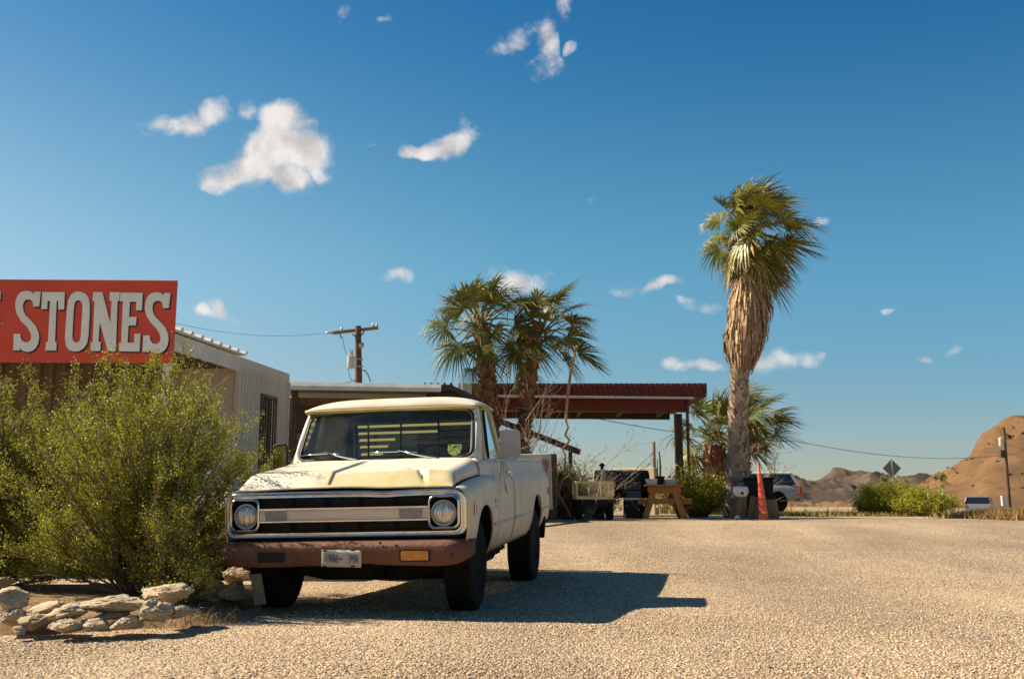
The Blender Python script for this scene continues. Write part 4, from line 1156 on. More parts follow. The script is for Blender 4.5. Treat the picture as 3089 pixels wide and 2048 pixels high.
st.poly([o0], lambda x, y, d: ws((.628 + x)/.775, (y + 1.262 - 1.196)/.416) + Vector((0, -.004 - d, 0)), .001); mesh("sticker", st, M_stick, wsh)
st = MB()
for (x, y) in ((-.042, .032), (.042, .032), (0, .022)):
    p = ws((.628 + x)/.775, (y + 1.262 - 1.196)/.416); st.box(p + Vector((-.007, -.0078, -.007)), p + Vector((.007, -.0062, .007)))
each("sticker_mark", st, M_gasket, wsh)
# interior
mb = MB(); mb.box((-.70, .98, .62), (.70, 1.12, 1.16)); mb.box((-.70, .60, .60), (.70, 1.0, .80)); tp("bench_seat", mb, M_seat, bevel=.04)
mb = MB(); mb.box((-.78, .30, .95), (.78, .56, 1.155)); tp("dashboard", mb, M_interior, bevel=.03)
mb = MB(); Mw = Matrix.Translation((.38, .68, 1.14)) @ Matrix.Rotation(R(-62), 4, 'X')
ring = [Mw @ Vector((.20*math.cos(a), .20*math.sin(a), 0)) for a in np.linspace(0, 2*math.pi, 33)]; mb.tube(ring, .013, 8)
for a in (.5, 2.6, 4.7): mb.tube([Mw @ Vector((0, 0, -.03)), Mw @ Vector((.2*math.cos(a), .2*math.sin(a), 0))], .010, 6)
mb.tube([Mw @ Vector((0, 0, -.03)), Vector((.38, .45, 1.0))], .03, 8); tp("steering_wheel", mb, M_gasket, smooth=True)
mb = MB(); mb.box((-.74, .60, 1.625), (.74, 1.27, 1.648)); mb.box((-.80, .45, .55), (-.775, 1.28, 1.15)); mb.box((.775, .45, .55), (.80, 1.28, 1.15)); mb.box((-.8, .3, .5), (.8, 1.29, .53)); mb.box((-.8, .28, .5), (.8, .31, 1.14)); each("cab_lining", mb, M_interior, None, tp)
c = T(1260, 210, v=.56); mb = MB(); mb.box((c.x - .09, .56, c.z - .022), (c.x + .09, .58, c.z + .022)); mb.tube([(c.x, .57, c.z + .02), (c.x, .56, 1.62)], .008, 6); tp("rear_view_mirror", mb, M_gasket, bevel=.01)

# wipers
for (piv, elb, b0, b1) in (((925, 478), (712, 432), (545, 458), (820, 440)), ((1440, 470), (1195, 424), (1015, 436), (1315, 432))):
    a = T(*piv, v=.20); e = T(*elb, v=.235); p0 = T(*b0, v=.235); p1 = T(*b1, v=.235)
    def onws(p, off=-.022):
        s = p.x/.775; t = (p.z - 1.196)/.416; return Vector((p.x, ws(max(-1, min(1, s)), t).y + off, p.z))
    mb = MB(); mb.tube([Vector((a.x, a.y - .03, a.z)), onws(T((piv[0]+elb[0])/2, (piv[1]+elb[1])/2, v=.22), -.05), onws(e, -.03)], [.016, .010, .008], 8)
    mb.lathe([(0, 0), (.022, 0), (.02, .025), (0, .03)], 10, Matrix.Translation((a.x, a.y - .02, a.z - .015)))
    w = tp("wiper", mb, M_chrome, smooth=True)
    mb = MB(); mb.tube([onws(p0), onws(p0.lerp(p1, .3) + Vector((0,0,.006))), onws(p0.lerp(p1, .6) + Vector((0,0,.008))), onws(p1)], [.006, .009, .009, .006], 6); mesh("blade", mb, M_chrome, w, smooth=True)
    mb = MB(); mb.tube([onws(p0, -.012), onws(p1, -.012)], .005, 6); mesh("blade_rubber", mb, M_gasket, w)

# front end -------------------------------------------------------
def rr(u0, u1, z0, z1, r, n=8):
    pts = []
    for (cx_, cz_, a0) in ((u1-r, z1-r, 0), (u0+r, z1-r, 90), (u0+r, z0+r, 180), (u1-r, z0+r, 270)):
        for k in range(n): a = R(a0 + 90*k/(n-1)); pts.append((cx_ + r*math.cos(a), cz_ + r*math.sin(a)))
    return pts
def dense(pts, step=.05):
    o = []
    for i, p in enumerate(pts):
        q = pts[(i+1) % len(pts)]; k = max(1, int(math.hypot(q[0]-p[0], q[1]-p[1])/step))
        for j in range(k): o.append((p[0] + (q[0]-p[0])*j/k, p[1] + (q[1]-p[1])*j/k))
    return o
NP = None
rings = []
basep = rr(-1, 1, -1, 1, .001, 2)
def shell_ring(ins, v):
    pts = rr(-.957 + ins, .957 - ins, .598 + ins, .962 - ins, max(.028, .098 - ins*.9), 9)
    o = []
    n = len(pts)
    for i, p in enumerate(pts):
        q = pts[(i+1) % n]; o.append(p)
        if (i % 9) == 8:
            for j in range(1, 24): o.append((p[0] + (q[0]-p[0])*j/24, p[1] + (q[1]-p[1])*j/24))
    return [(x, v + .035*max(0, (abs(x) - .80)/.157)**2, z - (.013*math.exp(-abs(x - .33)/.13) if z > .85 else 0)) for x, z in o]
for ins, v in ((.004, -.68), (0, -.735), (.002, -.757), (.010, -.772), (.020, -.778), (.029, -.774), (.033, -.763), (.036, -.763), (.041, -.771), (.049, -.772), (.054, -.762), (.056, -.70)):
    rings.append(shell_ring(ins, v))
grille = tp("grille", MB().loft(rings, True, False), M_chrome, smooth=True, edge=50)
mb = MB(); mb.box((-.91, -.705, .64), (.91, -.69, .92))
for uu in (-.405, -.135, .135, .405): mb.box((uu - .02, -.742, .645), (uu + .02, -.704, .733)); mb.box((uu - .02, -.742, .828), (uu + .02, -.704, .915))
mesh("grille_back", mb, M_gblack, grille)
gb = MB()
for (z0, z1) in ((.655, .733), (.830, .905)):
    for z in np.linspace(z0 + .004, z1 - .004, 6): gb.box((-.655, -.735, z - .0028), (.655, -.712, z + .0028))
mesh("grille_bars", gb, M_gbar, grille)
mb = MB(); mb.box((-.668, -.772, .738), (.668, -.72, .822)); cb = mesh("centre_bar", mb, M_brush, grille, bevel=.006)
mb = MB()
for z in (.733, .827): mb.box((-.668, -.780, z - .006), (.668, -.72, z + .006))
for z in (.752, .808): mb.tube([(-.66, -.773, z), (.66, -.773, z)], .002, 4)
mesh("bar_moulding", mb, M_chrome, cb, bevel=.003)
for sgn in (1, -1):
    c_ = .530*sgn
    mb = MB(); mb.box((c_ - .086, -.781, .748), (c_ + .086, -.773, .818)); lp = mesh("parking_lamp", mb, M_lampgrey, grille, bevel=.004)
    mb = MB(); mb.tube([(c_ - .088, -.780, .746), (c_ + .088, -.780, .746), (c_ + .088, -.780, .820), (c_ - .088, -.780, .820), (c_ - .088, -.780, .746)], .0035, 5); mesh("lamp_bezel", mb, M_chrome, lp)
    u0, u1 = (.662, .902) if sgn == 1 else (-.902, -.662)
    rg = []
    for ins, v in ((0, -.715), (-.002, -.77), (.002, -.782), (.009, -.786), (.015, -.780), (.018, -.765), (.020, -.708)):
        rg.append([(x, v, z) for x, z in rr(u0 + ins, u1 - ins, .661 + ins, .909 - ins, .052 - ins*.6, 8)])
    hb = mesh("headlight_bezel", MB().loft(rg, True, False), M_chrome, grille, smooth=True, edge=50)
    mb = MB(); mb.poly([rr(u0 + .012, u1 - .012, .673, .897, .04, 6)], lambda x, z, d: (x, -.735 + d, z), .02); mesh("bezel_inset", mb, M_gblack, hb)
    hl = MB(); Mh = Matrix.Translation((.778*sgn, -.752, .777)) @ Matrix.Rotation(R(90), 4, 'X')
    hl.lathe([(0, -.04), (.084, -.04), (.0845, -.002), (.080, .008), (.064, .018), (.04, .026), (.018, .029), (0, .030)], 40, Mh)
    M_lens = bpy.data.materials.get("headlight_lens") or material("headlight_lens", (0.66, 0.64, 0.58), rough=0.10, metal=0.9, col2=(0.30, 0.27, 0.23), nscale=16, bump=1.0, bscale=26, coat=1.0, stretch=(2.2, 1, .5))
    ho = mesh("headlight", hl, M_lens, grille, smooth=True, edge=40)
    mb = MB().lathe([(.083, -.03), (.096, -.03), (.098, 0), (.094, .010), (.086, .010), (.083, .002)], 40, Mh); mesh("headlight_ring", mb, M_rim, ho, smooth=True, edge=40)
# bumper
rows = []
ub = np.concatenate([np.linspace(-1.0, -.82, 14), np.linspace(-.80, .80, 45), np.linspace(.82, 1.0, 14)])
for uu in ub:
    a = abs(uu); k = max(0, (a - .80)/.20)
    dv = .17*k**2.2; zb = .408 + .075*k**3 + .010*math.sin(uu*5 + 1) + .006*mnoise.noise(Vector((uu*4, 0, 0))); zt = .588 - .012*k**2
    wob = .006*mnoise.noise(Vector((uu*3, 5, 0)))
    if uu < -.84: dv -= .05*((-uu - .84)/.16)**1.5
    if uu < -.5: wob += .008*mnoise.noise(Vector((uu*14, 9, 0)))
    rows.append([(uu, -.735 + dv*.5, zt + .002), (uu, -.80 + dv, zt - .002), (uu, -.838 + dv, zt - .018), (uu, -.856 + dv, zt - .036 + wob), (uu, -.861 + dv, zt - .050), (uu, -.864 + dv, (zt + zb)/2), (uu, -.861 + dv, zb + .016), (uu, -.852 + dv, zb + .004), (uu, -.825 + dv, zb)])
bump = tp("bumper", MB().grid(rows), M_primer, smooth=True, edge=70, solid=.008)
def boxrr(u0, u1, z0, z1, r, v0, v1): return MB().poly([rr(u0, u1, z0, z1, r, 5)], lambda x, z, d: (x, v0 + d, z), v1 - v0)
mesh("empty_lamp_opening", boxrr(-.632, -.418, .440, .514, .015, -.871, -.86), M_black, bump)
rec = mesh("lamp_recess", boxrr(.468, .698, .436, .520, .012, -.870, -.86), M_black, bump)
mesh("turn_signal", boxrr(.480, .686, .445, .511, .008, -.876, -.866), M_amber, bump, bevel=.003)
mb = MB()
for x, z in ((.08+.24, .571), (.86, .48), (.34, .54), (.44, .552)): mb.lathe([(0, 0), (.010, 0), (.010, .004), (0, .004)], 8, Matrix.Translation((x, -.855 if z > .53 else -.862 + .17*((x-.8)/.2)**2.2 if x > .8 else -.862, z)) @ Matrix.Rotation(R(90), 4, 'X'))
each("bolt_hole", mb, M_black, bump)
Mp = Matrix.Translation((.028, -.886, .464)) @ Matrix.Rotation(R(2.0), 4, 'Y')
M_plate = material("plate_white", (0.50, 0.46, 0.38), rough=.5, col2=(0.38, 0.34, 0.28), nscale=9, spots=(.25,.18,.12), sscale=20, slo=.64, shi=.72)
pl = MB(); P = []
for z in np.linspace(-.062, .062, 5): P.append([Mp @ Vector((x, .010*math.sin((x+.15)*7) , z)) for x in np.linspace(-.152, .152, 15)])
plate = mesh("license_plate", pl.grid(P), M_plate, bump, smooth=True, solid=.003)
M_ink = material("plate_ink", (0.02, 0.035, 0.11), rough=.5)
def text(name, s, size, M, mat, parent, sx=1.0):
    c = bpy.data.curves.new(name, 'FONT'); c.body = s; c.size = size; c.align_x = 'CENTER'; c.align_y = 'CENTER'; c.extrude = .0008
    tmp = bpy.data.objects.new("tmp_text", c); me = bpy.data.meshes.new_from_object(tmp); bpy.data.objects.remove(tmp)
    me.transform(M @ Matrix.Diagonal((sx, 1, 1, 1))); me.materials.clear(); me.materials.append(mat); me.name = name
    o = bpy.data.objects.new(name, me); COL.objects.link(o); o.parent = parent; return o
Rx = Matrix.Rotation(R(90), 4, 'X')
text("plate_numbers", "1986", .083, Mp @ Matrix.Translation((-.070, -.0125, -.004)) @ Rx, M_ink, plate, .64)
text("plate_letters", "MR", .083, Mp @ Matrix.Translation((.102, -.0125, -.004)) @ Rx, M_ink, plate, .64)
mb = MB(); mb.box((.012, -.899, .459), (.046, -.894, .466)); mb.box((.018, -.8995, .454), (.030, -.895, .471)); mesh("plate_emblem", mb, material("emblem_red", (.35, .08, .07), rough=.5), plate)
mb = MB()
for x in (-.10, .12):
    for z in (.523, .408): mb.box((x - .014, -.897, z - .004), (x + .014, -.884, z + .004))
each("plate_slot", mb, M_under, plate)

# mirrors ---------------------------------------------------------
M_mirback = material("mirror_back", (0.50, 0.45, 0.40), rough=.5, col2=(0.42, 0.38, 0.33), nscale=12, spots=(.20, .17, .15), sscale=7, slo=.60, shi=.70)
a = T(1838, 290, v=.72); b_ = T(1970, 475, v=.72)
mir = tp("side_mirror", MB().poly([rr(a.x, b_.x, b_.z, a.z, .035, 6)], lambda x, z, d: (x, .715 + d + .3*(.02 - (x - (a.x + b_.x)/2)**2), z), .03), M_mirback, bevel=.006)
mb = MB(); mb.tube([T(1808, 485, v=.66), T(1855, 478, v=.70), T(1880, 476, v=.72)], .008, 6)
mb.tube([T(1850, 478, v=.71), T(1848, 560, v=.70), T(1847, 690, u=.975)], .009, 6); mb.tube([T(1862, 490, v=.71), T(1870, 600, v=.70), T(1886, 692, u=.975)], .009, 6)
mb.tube([T(1835, 480, v=.70), T(1880, 472, v=.71), T(1925, 462, v=.71)], .008, 6)
mesh("mirror_bracket", mb, M_paint2, mir, smooth=True)
a = T(398, 385, v=.60); b_ = T(482, 536, v=.60)
mir2 = tp("side_mirror", MB().poly([rr(a.x + .008, b_.x - .008, b_.z, a.z - .008, .025, 6)], lambda x, z, d: (x, .60 + d - .02*math.cos((x - (a.x+b_.x)/2)*12), z), .02), M_chrome, smooth=True, edge=40)
mb = MB(); q = [(x, .588, z) for x, z in rr(a.x, b_.x, b_.z - .02, a.z, .03, 6)]; mb.tube(q + [q[0]], .009, 8); mesh("mirror_rim", mb, M_gasket, mir2, smooth=True)
mb = MB(); mb.tube([(b_.x - .03, .62, b_.z + .02), (-.92, .62, 1.15), (-.90, .60, 1.05)], .011, 8); mb.tube([(b_.x - .05, .62, b_.z + .10), (-.88, .58, 1.18)], .009, 8); mesh("mirror_bracket", mb, M_chrome, mir2, smooth=True)

# bed and tail ----------------------------------------------------
mb = MB(); mb.box((-.84, 1.36, .60), (.84, 3.80, .63)); mb.box((-.84, 1.348, .60), (.84, 1.37, 1.16)); tp("bed_floor", mb, M_under)
a = T(2165, 440, v=3.85)
mb = MB(); mb.box((-.96, 3.82, .60), (a.x, 3.86, a.z + .002)); tg = tp("tailgate", mb, material("tailgate_paint", (.58, .50, .40), rough=.55, col2=(.50, .42, .33), nscale=4), bevel=.008)
mk = MB(); q = T(2125, 505, v=3.818); mk.poly([[(q.x - .03, q.z + .06), (q.x + .035, q.z + .055), (q.x + .045, q.z - .02), (q.x + .03, q.z - .09), (q.x + .005, q.z - .10), (q.x + .0, q.z - .03), (q.x - .035, q.z + .01)]], lambda x, z, d: (x, 3.816 + d, z), .003); mesh("red_mark", mk, material("faded_red", (.42, .11, .08), rough=.6, col2=(.5, .3, .22), nscale=20), tg)
mb = MB(); mb.box((-.92, 3.88, .44), (.92, 4.0, .58)); tp("rear_bumper", mb, M_under, bevel=.02)
q = T(2160, 845, u=.96); mb = MB(); mb.add([(.80, 3.40, .30), (.95, 3.42, .30), (.95, 3.60, .52), (.80, 3.60, .52), (.80, 3.36, .30), (.95, 3.38, .30), (.95, 3.40, .55), (.80, 3.40, .55)], [(0,1,2,3),(4,5,6,7),(0,1,5,4),(2,3,7,6),(0,3,7,4),(1,2,6,5)]); tp("mud_flap", mb, M_rubber)
mb = MB(); mb.box((.93, 3.86, .66), (.985, 3.91, .72)); tp("reversing_lamp", mb, M_signwhite, bevel=.008)

# wheels (on the ground, not raked with the body)
def wheel(u, v, rad, wid, name="wheel"):
    s = 1 if u > 0 else -1
    e = empty(name, (u, v, rad)); e.parent = truck
    Mr = Matrix.Rotation(s*R(90), 4, 'Y'); h = wid/2
    prof = [(.20, -h*.9), (.235, -h), (rad - .05, -h*1.02), (rad - .015, -h*.93), (rad, -h*.75), (rad, h*.75), (rad - .015, h*.93), (rad - .05, h*1.02), (.235, h), (.20, h*.9)]
    ty = mesh("tyre", MB().lathe(prof, 48, Mr), M_rubber, e, smooth=True, edge=35)
    tr = MB()
    for k in range(46):
        for (o, w) in ((-.6, .45), (0, .40), (.6, .45)):
            a = 2*math.pi*(k + (.5 if o == 0 else 0))/46; ca, sa = math.cos(a), math.sin(a)
            c = Vector((rad*ca, rad*sa, o*h)); t = Vector((-sa, ca, 0)); r_ = Vector((ca, sa, 0)); ax_ = Vector((0, 0, 1))
            vs_ = [c + t*(i*.016) + ax_*(j*w*h*.6) + r_*kk for kk in (-.004, .006) for i, j in ((-1,-1),(1,-1),(1,1),(-1,1))]
            tr.add([Mr @ q for q in vs_], [(0,1,2,3),(7,6,5,4),(0,4,5,1),(1,5,6,2),(2,6,7,3),(3,7,4,0)])
    mesh("tread", tr, M_rubber, ty)
    rim = mesh("rim", MB().lathe([(0, h*.30), (.035, h*.55), (.07, h*.55), (.08, h*.30), (.13, h*.25), (.165, h*.42), (.185, h*.42), (.20, h*.80), (.222, h*.92), (.225, h*.85), (.20, h*.3), (0, h*.05)], 36, Mr), M_wheel, e, smooth=True, edge=30)
    hc = MB()
    for k in range(5): a = 2*math.pi*k/5; hc.lathe([(0, 0), (.011, 0), (.011, .02), (0, .022)], 6, Mr @ Matrix.Translation((.09*math.cos(a), .09*math.sin(a), h*.28)))
    each("lug_nut", hc, M_metal, rim)
    return e
RAD = .355
for s in (1, -1):
    wheel(s*.79, AF, RAD, .215); wheel(s*.80, AR + .0, RAD + .03, .25)
mb = MB(); mb.box((-.44, -.60, .40), (-.36, 3.75, .52)); mb.box((.36, -.60, .40), (.44, 3.75, .52)); mb.box((-.44, -.45, .36), (.44, -.30, .46)); tp("chassis_frame", mb, M_under)
mb = MB(); mb.box((-.60, -.16, .27), (.60, -.06, .34)); mb.tube([(-.70, AF, .34), (-.38, AF, .27), (.38, AF, .27), (.70, AF, .34)], .045, 8); mb.box((-.17, -.30, .27), (.17, .30, .55)); tp("front_axle", mb, M_under, bevel=.02)
mb = MB(); mb.tube([(-.74, AR, .36), (.74, AR, .36)], .05, 10); mb.lathe([(0, -.14), (.1, -.13), (.15, 0), (.1, .13), (0, .14)], 16, Matrix.Translation((0, AR, .36))); tp("rear_axle", mb, M_under, smooth=True)
mb = MB(); mb.tube([(.25, .2, .36), (.28, 1.0, .33), (.30, 2.0, .33), (.62, 2.35, .36), (.66, 3.6, .40)], .04, 8); mb.box((-.30, 1.2, .27), (.20, 2.3, .45)); tp("exhaust", mb, M_under, smooth=True, edge=40)
mb = MB(); mb.box((-.12, .42, .17), (.66, .95, .50)); mb.box((.0, .95, .20), (.66, 1.9, .48)); tp("underbody_shade_box", mb, M_under, bevel=.04)  # added low boxes that hide and shade the sunlit gravel under the truck

# board leaning on the front tyre
p = [W(640 + x/2.119, 1160 + y/2.119, Y) for x, y, Y in ((243, 1212, 7.98), (312, 1208, 7.98), (345, 1404, 8.06), (272, 1408, 8.06))]
mb = MB(); nn = (p[1] - p[0]).cross(p[3] - p[0]).normalized()
if nn.y < 0: nn = -nn
mb.add(p + [q + nn*.018 for q in p], [(0,1,2,3),(7,6,5,4),(0,4,5,1),(1,5,6,2),(2,6,7,3),(3,7,4,0)])
M_board = material("weathered_board", (0.40, 0.33, 0.25), rough=.85, col2=(0.28, 0.22, 0.16), nscale=14, spots=(.05,.04,.03), sscale=22, slo=.60, shi=.66)
tag(mesh("weathered_board", mb, M_board, bevel=.003), "short weathered whitish board leaning against the shaded front tyre", "board")
# ------------------------------------------------------------------ plants
M_leaf = material("creosote_leaf", (0.275, 0.285, 0.024), rough=0.5, spec=0.3, isl=0.6, trans=0.38)
M_stem = material("creosote_stem", (0.20, 0.15, 0.105), rough=0.8, col2=(0.11, 0.08, 0.06), nscale=6)
M_bleached = material("bare_branch", (0.36, 0.27, 0.18), rough=0.8, col2=(0.22, 0.16, 0.11), nscale=6)

def quads(C, nrm, L_, Wd, rs):
    """leaf quads (diamonds) at centres C with random orientation"""
    n = len(C)
    a = rs.normal(size=(n, 3)); a /= np.linalg.norm(a, axis=1, keepdims=True)
    b = rs.normal(size=(n, 3)); b -= (a*b).sum(1, keepdims=True)*a; b /= np.linalg.norm(b, axis=1, keepdims=True)
    l = (L_ * (0.7 + .6*rs.random(n)))[:, None]; w = (Wd * (0.7 + .6*rs.random(n)))[:, None]
    V = np.stack([C - a*l, C + b*w, C + a*l, C - b*w], 1).reshape(-1, 3)
    F = np.arange(4*n).reshape(-1, 4)
    return V, F
def in_truck(P):
    q = np.asarray([MINV @ Vector(p) for p in P]); return (np.abs(q[:, 0]) < 1.03) & (q[:, 1] > -.95) & (q[:, 2] < 1.22)
def creosote(name, root, ends, nleaf, label, seed, group=None, leaf=.0084, spread=.10, lmat=None, smat=None, twigs=10, avoid=True, tw_len=.33, stemr=.011):
    rs = np.random.default_rng(seed); rr_ = random.Random(seed)
    o = tag(empty(name, root), label, "bush", group)
    st = MB(); C = []
    root = Vector(root)
    for e in ends:
        e = Vector(e); r0 = root + Vector((rr_.uniform(-spread, spread), rr_.uniform(-spread, spread), 0))
        mid = r0.lerp(e, .5) + Vector((rr_.uniform(-.08, .08), rr_.uniform(-.08, .08), rr_.uniform(-.02, .16))) - Vector(((e.x-r0.x)*.10, (e.y-r0.y)*.10, 0))
        pts = []
        for i in range(9):
            t = i/8; p = r0*(1-t)**2 + mid*(2*t*(1-t)) + e*t*t
            pts.append(p + Vector((rr_.gauss(0, .014), rr_.gauss(0, .014), rr_.gauss(0, .01)))*(1 if 0 < i else 0))
        st.tube([p - root for p in pts], [stemr*(1 - .8*i/8) for i in range(9)], 5, False)
        for k in range(twigs):
            t = rr_.uniform(.28, 1.0); i = min(7, int(t*8)); p = pts[i].lerp(pts[i+1], t*8 - i)
            d = (pts[i+1] - pts[i]).normalized() * .8 + Vector((rr_.gauss(0, .5), rr_.gauss(0, .5), rr_.uniform(.0, .7)))
            d.normalize(); ln = rr_.uniform(.5, 1.1)*tw_len*(1.1 - .3*t)
            q1 = p + d*ln*.5 + Vector((rr_.gauss(0, .02), rr_.gauss(0, .02), .0)); q2 = p + d*ln + Vector((rr_.gauss(0, .03), rr_.gauss(0, .03), .03))
            st.tube([p - root, q1 - root, q2 - root], [.004, .003, .0015], 3, False)
            nn = int(rr_.uniform(.4, 1.6)*nleaf)
            tt = rs.random(nn)**.5
            A0 = np.array(p); A1 = np.array(q1); A2 = np.array(q2)
            pos = A0*((1-tt)**2)[:, None] + A1*(2*tt*(1-tt))[:, None] + A2*(tt*tt)[:, None]
            pos = pos + rs.normal(size=(nn, 3)) * (.008 + .020*tt)[:, None]
            C.append(pos)
    C = np.concatenate(C)
    C = C[C[:, 2] > root.z + .02]
    if avoid:
        near = C[:, 0] > -2.6
        bad = np.zeros(len(C), bool)
        if near.any(): bad[near] = in_truck(C[near])
        C = C[~bad]
    V, F = quads(C - np.array(root), None, leaf, leaf*.62, rs)
    fastmesh("foliage", V, F, lmat or M_leaf, o)
    mesh("stems", st, smat or M_stem, o, fix=False, smooth=True)
    return o
def env_ends(n, cx_, cy_, rx, ry, topf, zmin, seed, low=.25):
    rr_ = random.Random(seed); out = []
    while len(out) < n:
        a = rr_.uniform(0, 2*math.pi); r = math.sqrt(rr_.random())
        x = cx_ + rx*r*math.cos(a); y = cy_ + ry*r*math.sin(a)
        zt = topf(x); f = math.sqrt(max(0, 1 - r*r))
        z = zmin + (zt - zmin)*(f**.42)*rr_.uniform(.72, 1.0) if rr_.random() > low else zmin + (zt - zmin)*f*rr_.uniform(.15, .7)
        if rr_.random() < .2: z *= rr_.uniform(1.0, 1.10)
        out.append((x, y, max(.10, z)))
    return out
def topA(x):  # main bush: height of the crown along x
    return interp(x, [-4.4, -4.15, -3.9, -3.7, -3.5, -3.3, -3.1, -2.9, -2.7, -2.5, -2.35, -2.2, -2.05, -1.9], [1.55, 1.74, 1.74, 1.83, 1.99, 2.04, 2.03, 1.97, 2.02, 1.90, 1.74, 1.52, 1.36, 1.15])
endsA = env_ends(240, -3.00, 8.56, 1.22, 1.25, topA, .10, 3, .36)
endsA = [e for e in endsA if not in_truck([e])[0] and not (e[0] > -2.42 and e[2] > 1.28 and e[1] < 9.2)]
creosote("creosote_bush", (-3.12, 8.5, .06), endsA, 88, "large green creosote bush beside the pickup in front of the red sign", 5, "creosote bushes on the left", stemr=.012)
def topB(x): return interp(x, [-6.2, -5.6, -5.0, -4.7, -4.5, -4.2, -4.0, -3.8, -3.6], [1.5, 2.0, 2.18, 2.14, 2.08, 1.96, 1.76, 1.55, 1.3])
endsB = env_ends(190, -4.75, 9.35, 1.15, 1.0, topB, .10, 8, .36)
creosote("creosote_bush", (-4.65, 9.1, .06), endsB, 96, "creosote bush below the sign's Y, cut off by the picture edge", 9, "creosote bushes on the left", stemr=.013)
endsC = [(-2.42 + random.uniform(-.30, .30), 7.62 + random.uniform(-.35, .35), random.uniform(.10, .80)) for _ in range(40)]
endsC = [e for e in endsC if not in_truck([e])[0]]
creosote("creosote_bush", (-2.62, 7.95, .02), endsC, 34, "low drooping creosote bush over the shaded stones by the bumper", 12, "creosote bushes on the left", tw_len=.22)
# bleached bare branches rising through the big bush
st = MB(); rr_ = random.Random(4)
for (a, b) in (((520, 1290), (690, 1130)), ((545, 1270), (665, 1090)), ((600, 1385), (700, 1310)), ((470, 1560), (660, 1430)), ((420, 1330), (455, 1200)), ((350, 1420), (380, 1290)), ((300, 1500), (250, 1330)), ((150, 1560), (60, 1420)), ((450, 1350), (500, 1180)), ((480, 1330), (478, 1230)), ((560, 1520), (600, 1440)), ((640, 1440), (740, 1310))):
    yd = rr_.uniform(8.2, 8.5); p = W(*a, yd); q = W(*b, yd + .1)
    pts = [p.lerp(q, t/6) + Vector((rr_.gauss(0, .012), rr_.gauss(0, .02), rr_.gauss(0, .008))) for t in range(7)]
    st.tube(pts, [.0055 - .0006*i for i in range(7)], 5, False)
    base = Vector((-3.12 + rr_.uniform(-.15, .15), 8.7, .1)); st.tube([base, base.lerp(p, .5) + Vector((0, 0, -.05)), p], [.007, .006, .0055], 5, False)
tag(mesh("bare_branches", st, M_bleached, smooth=True, fix=False), "bleached leafless branches rising out of the large creosote bush", "dead branches")
# twig litter and dry grass under the bush
st = MB()
for i in range(420):
    x = random.uniform(-5.2, -1.95); y = random.uniform(7.0, 8.7); a = random.uniform(0, math.pi); l = random.uniform(.05, .22)
    if in_truck([(x, y, .5)])[0]: continue
    p = Vector((x, y, .03)); q = p + Vector((math.cos(a)*l, math.sin(a)*l, random.uniform(0, .10)))
    st.tube([p, p.lerp(q, .5) + Vector((0, 0, random.uniform(0, .05))), q], [.003, .0025, .001], 3, False)
tag(mesh("twig_litter", st, M_bleached, fix=False), "dry twigs and litter strewn on the soil under the creosote bushes", "litter", kind="stuff")
mb = MB(); P = []
for x in np.linspace(-6.5, -1.85, 80):
    row = []
    for y in np.linspace(6.35, 10.6, 60):
        e = min((x + 6.5)/.8, (-1.95 - x + .12*mnoise.noise(Vector((y*2, 1, 0))))/.5, (y - 6.52 - .10*mnoise.noise(Vector((x*2.2, 0, 0))) - .35*smoothstep(-3.2, -2.3, x))/.35, (10.6 - y)/1.2, 1)
        row.append((x, y, -.03 + .12*smoothstep(0, 1, e) + .02*mnoise.noise(Vector((x*2, y*2, 0)))*max(0, e)))
    P.append(row)
M_soil = material("bed_soil", (0.16, 0.10, 0.055), rough=1, col2=(0.27, 0.18, 0.10), nscale=6, bump=.8, bscale=35, spec=.1, spots=(.36,.28,.18), sscale=40, slo=.6, shi=.68)
structure(mesh("planting_soil", mb.grid(P), M_soil, smooth=True))

# ------------------------------------------------------------------ stones edging the bed
M_stone = material("limestone", (0.476, 0.3867, 0.2677), rough=0.95, col2=(0.374, 0.2848, 0.1827), nscale=5, bump=.6, bscale=26, spec=.15, spots=(0.289, 0.187, 0.102), sscale=7, slo=.58, shi=.70)
def rock(c, s, seed, label, rz=0.0, tilt=0.0, mat=None, cuts=15):
    rs = np.random.default_rng(seed)
    V, F = ico(5); V = V.copy()
    for _ in range(cuts):
        n = rs.normal(size=3); n /= np.linalg.norm(n); d = rs.uniform(.50, .84)
        k = V @ n; m = k > d; V[m] -= (k[m] - d)[:, None]*n*rs.uniform(.8, 1.0)
    ph = rs.uniform(0, 50)
    for i in range(len(V)):
        p = V[i]; V[i] = p*(1 + .13*mnoise.fractal(Vector(p*2.2) + Vector((ph, 0, 0)), .55, 2, 7) - .05*max(0, .25 - abs(mnoise.noise(Vector((p[0]*1.5, p[1]*1.5, p[2]*5)) + Vector((ph, 3, 0)))))*4*.5)
    V *= np.array(s)/2
    M = Matrix.Rotation(rz, 3, 'Z') @ Matrix.Rotation(tilt, 3, 'Y')
    V = V @ np.array(M).T
    o = fastmesh("edging_stone", V, F, mat or M_stone, smooth=True)
    o.data.set_sharp_from_angle(angle=R(34))
    o.location = c
    tag(o, label, "stone", "pale limestone edging stones"); return o
def z3(x, y, Y): return W(x/2.42, 1400 + y/2.42, Y)
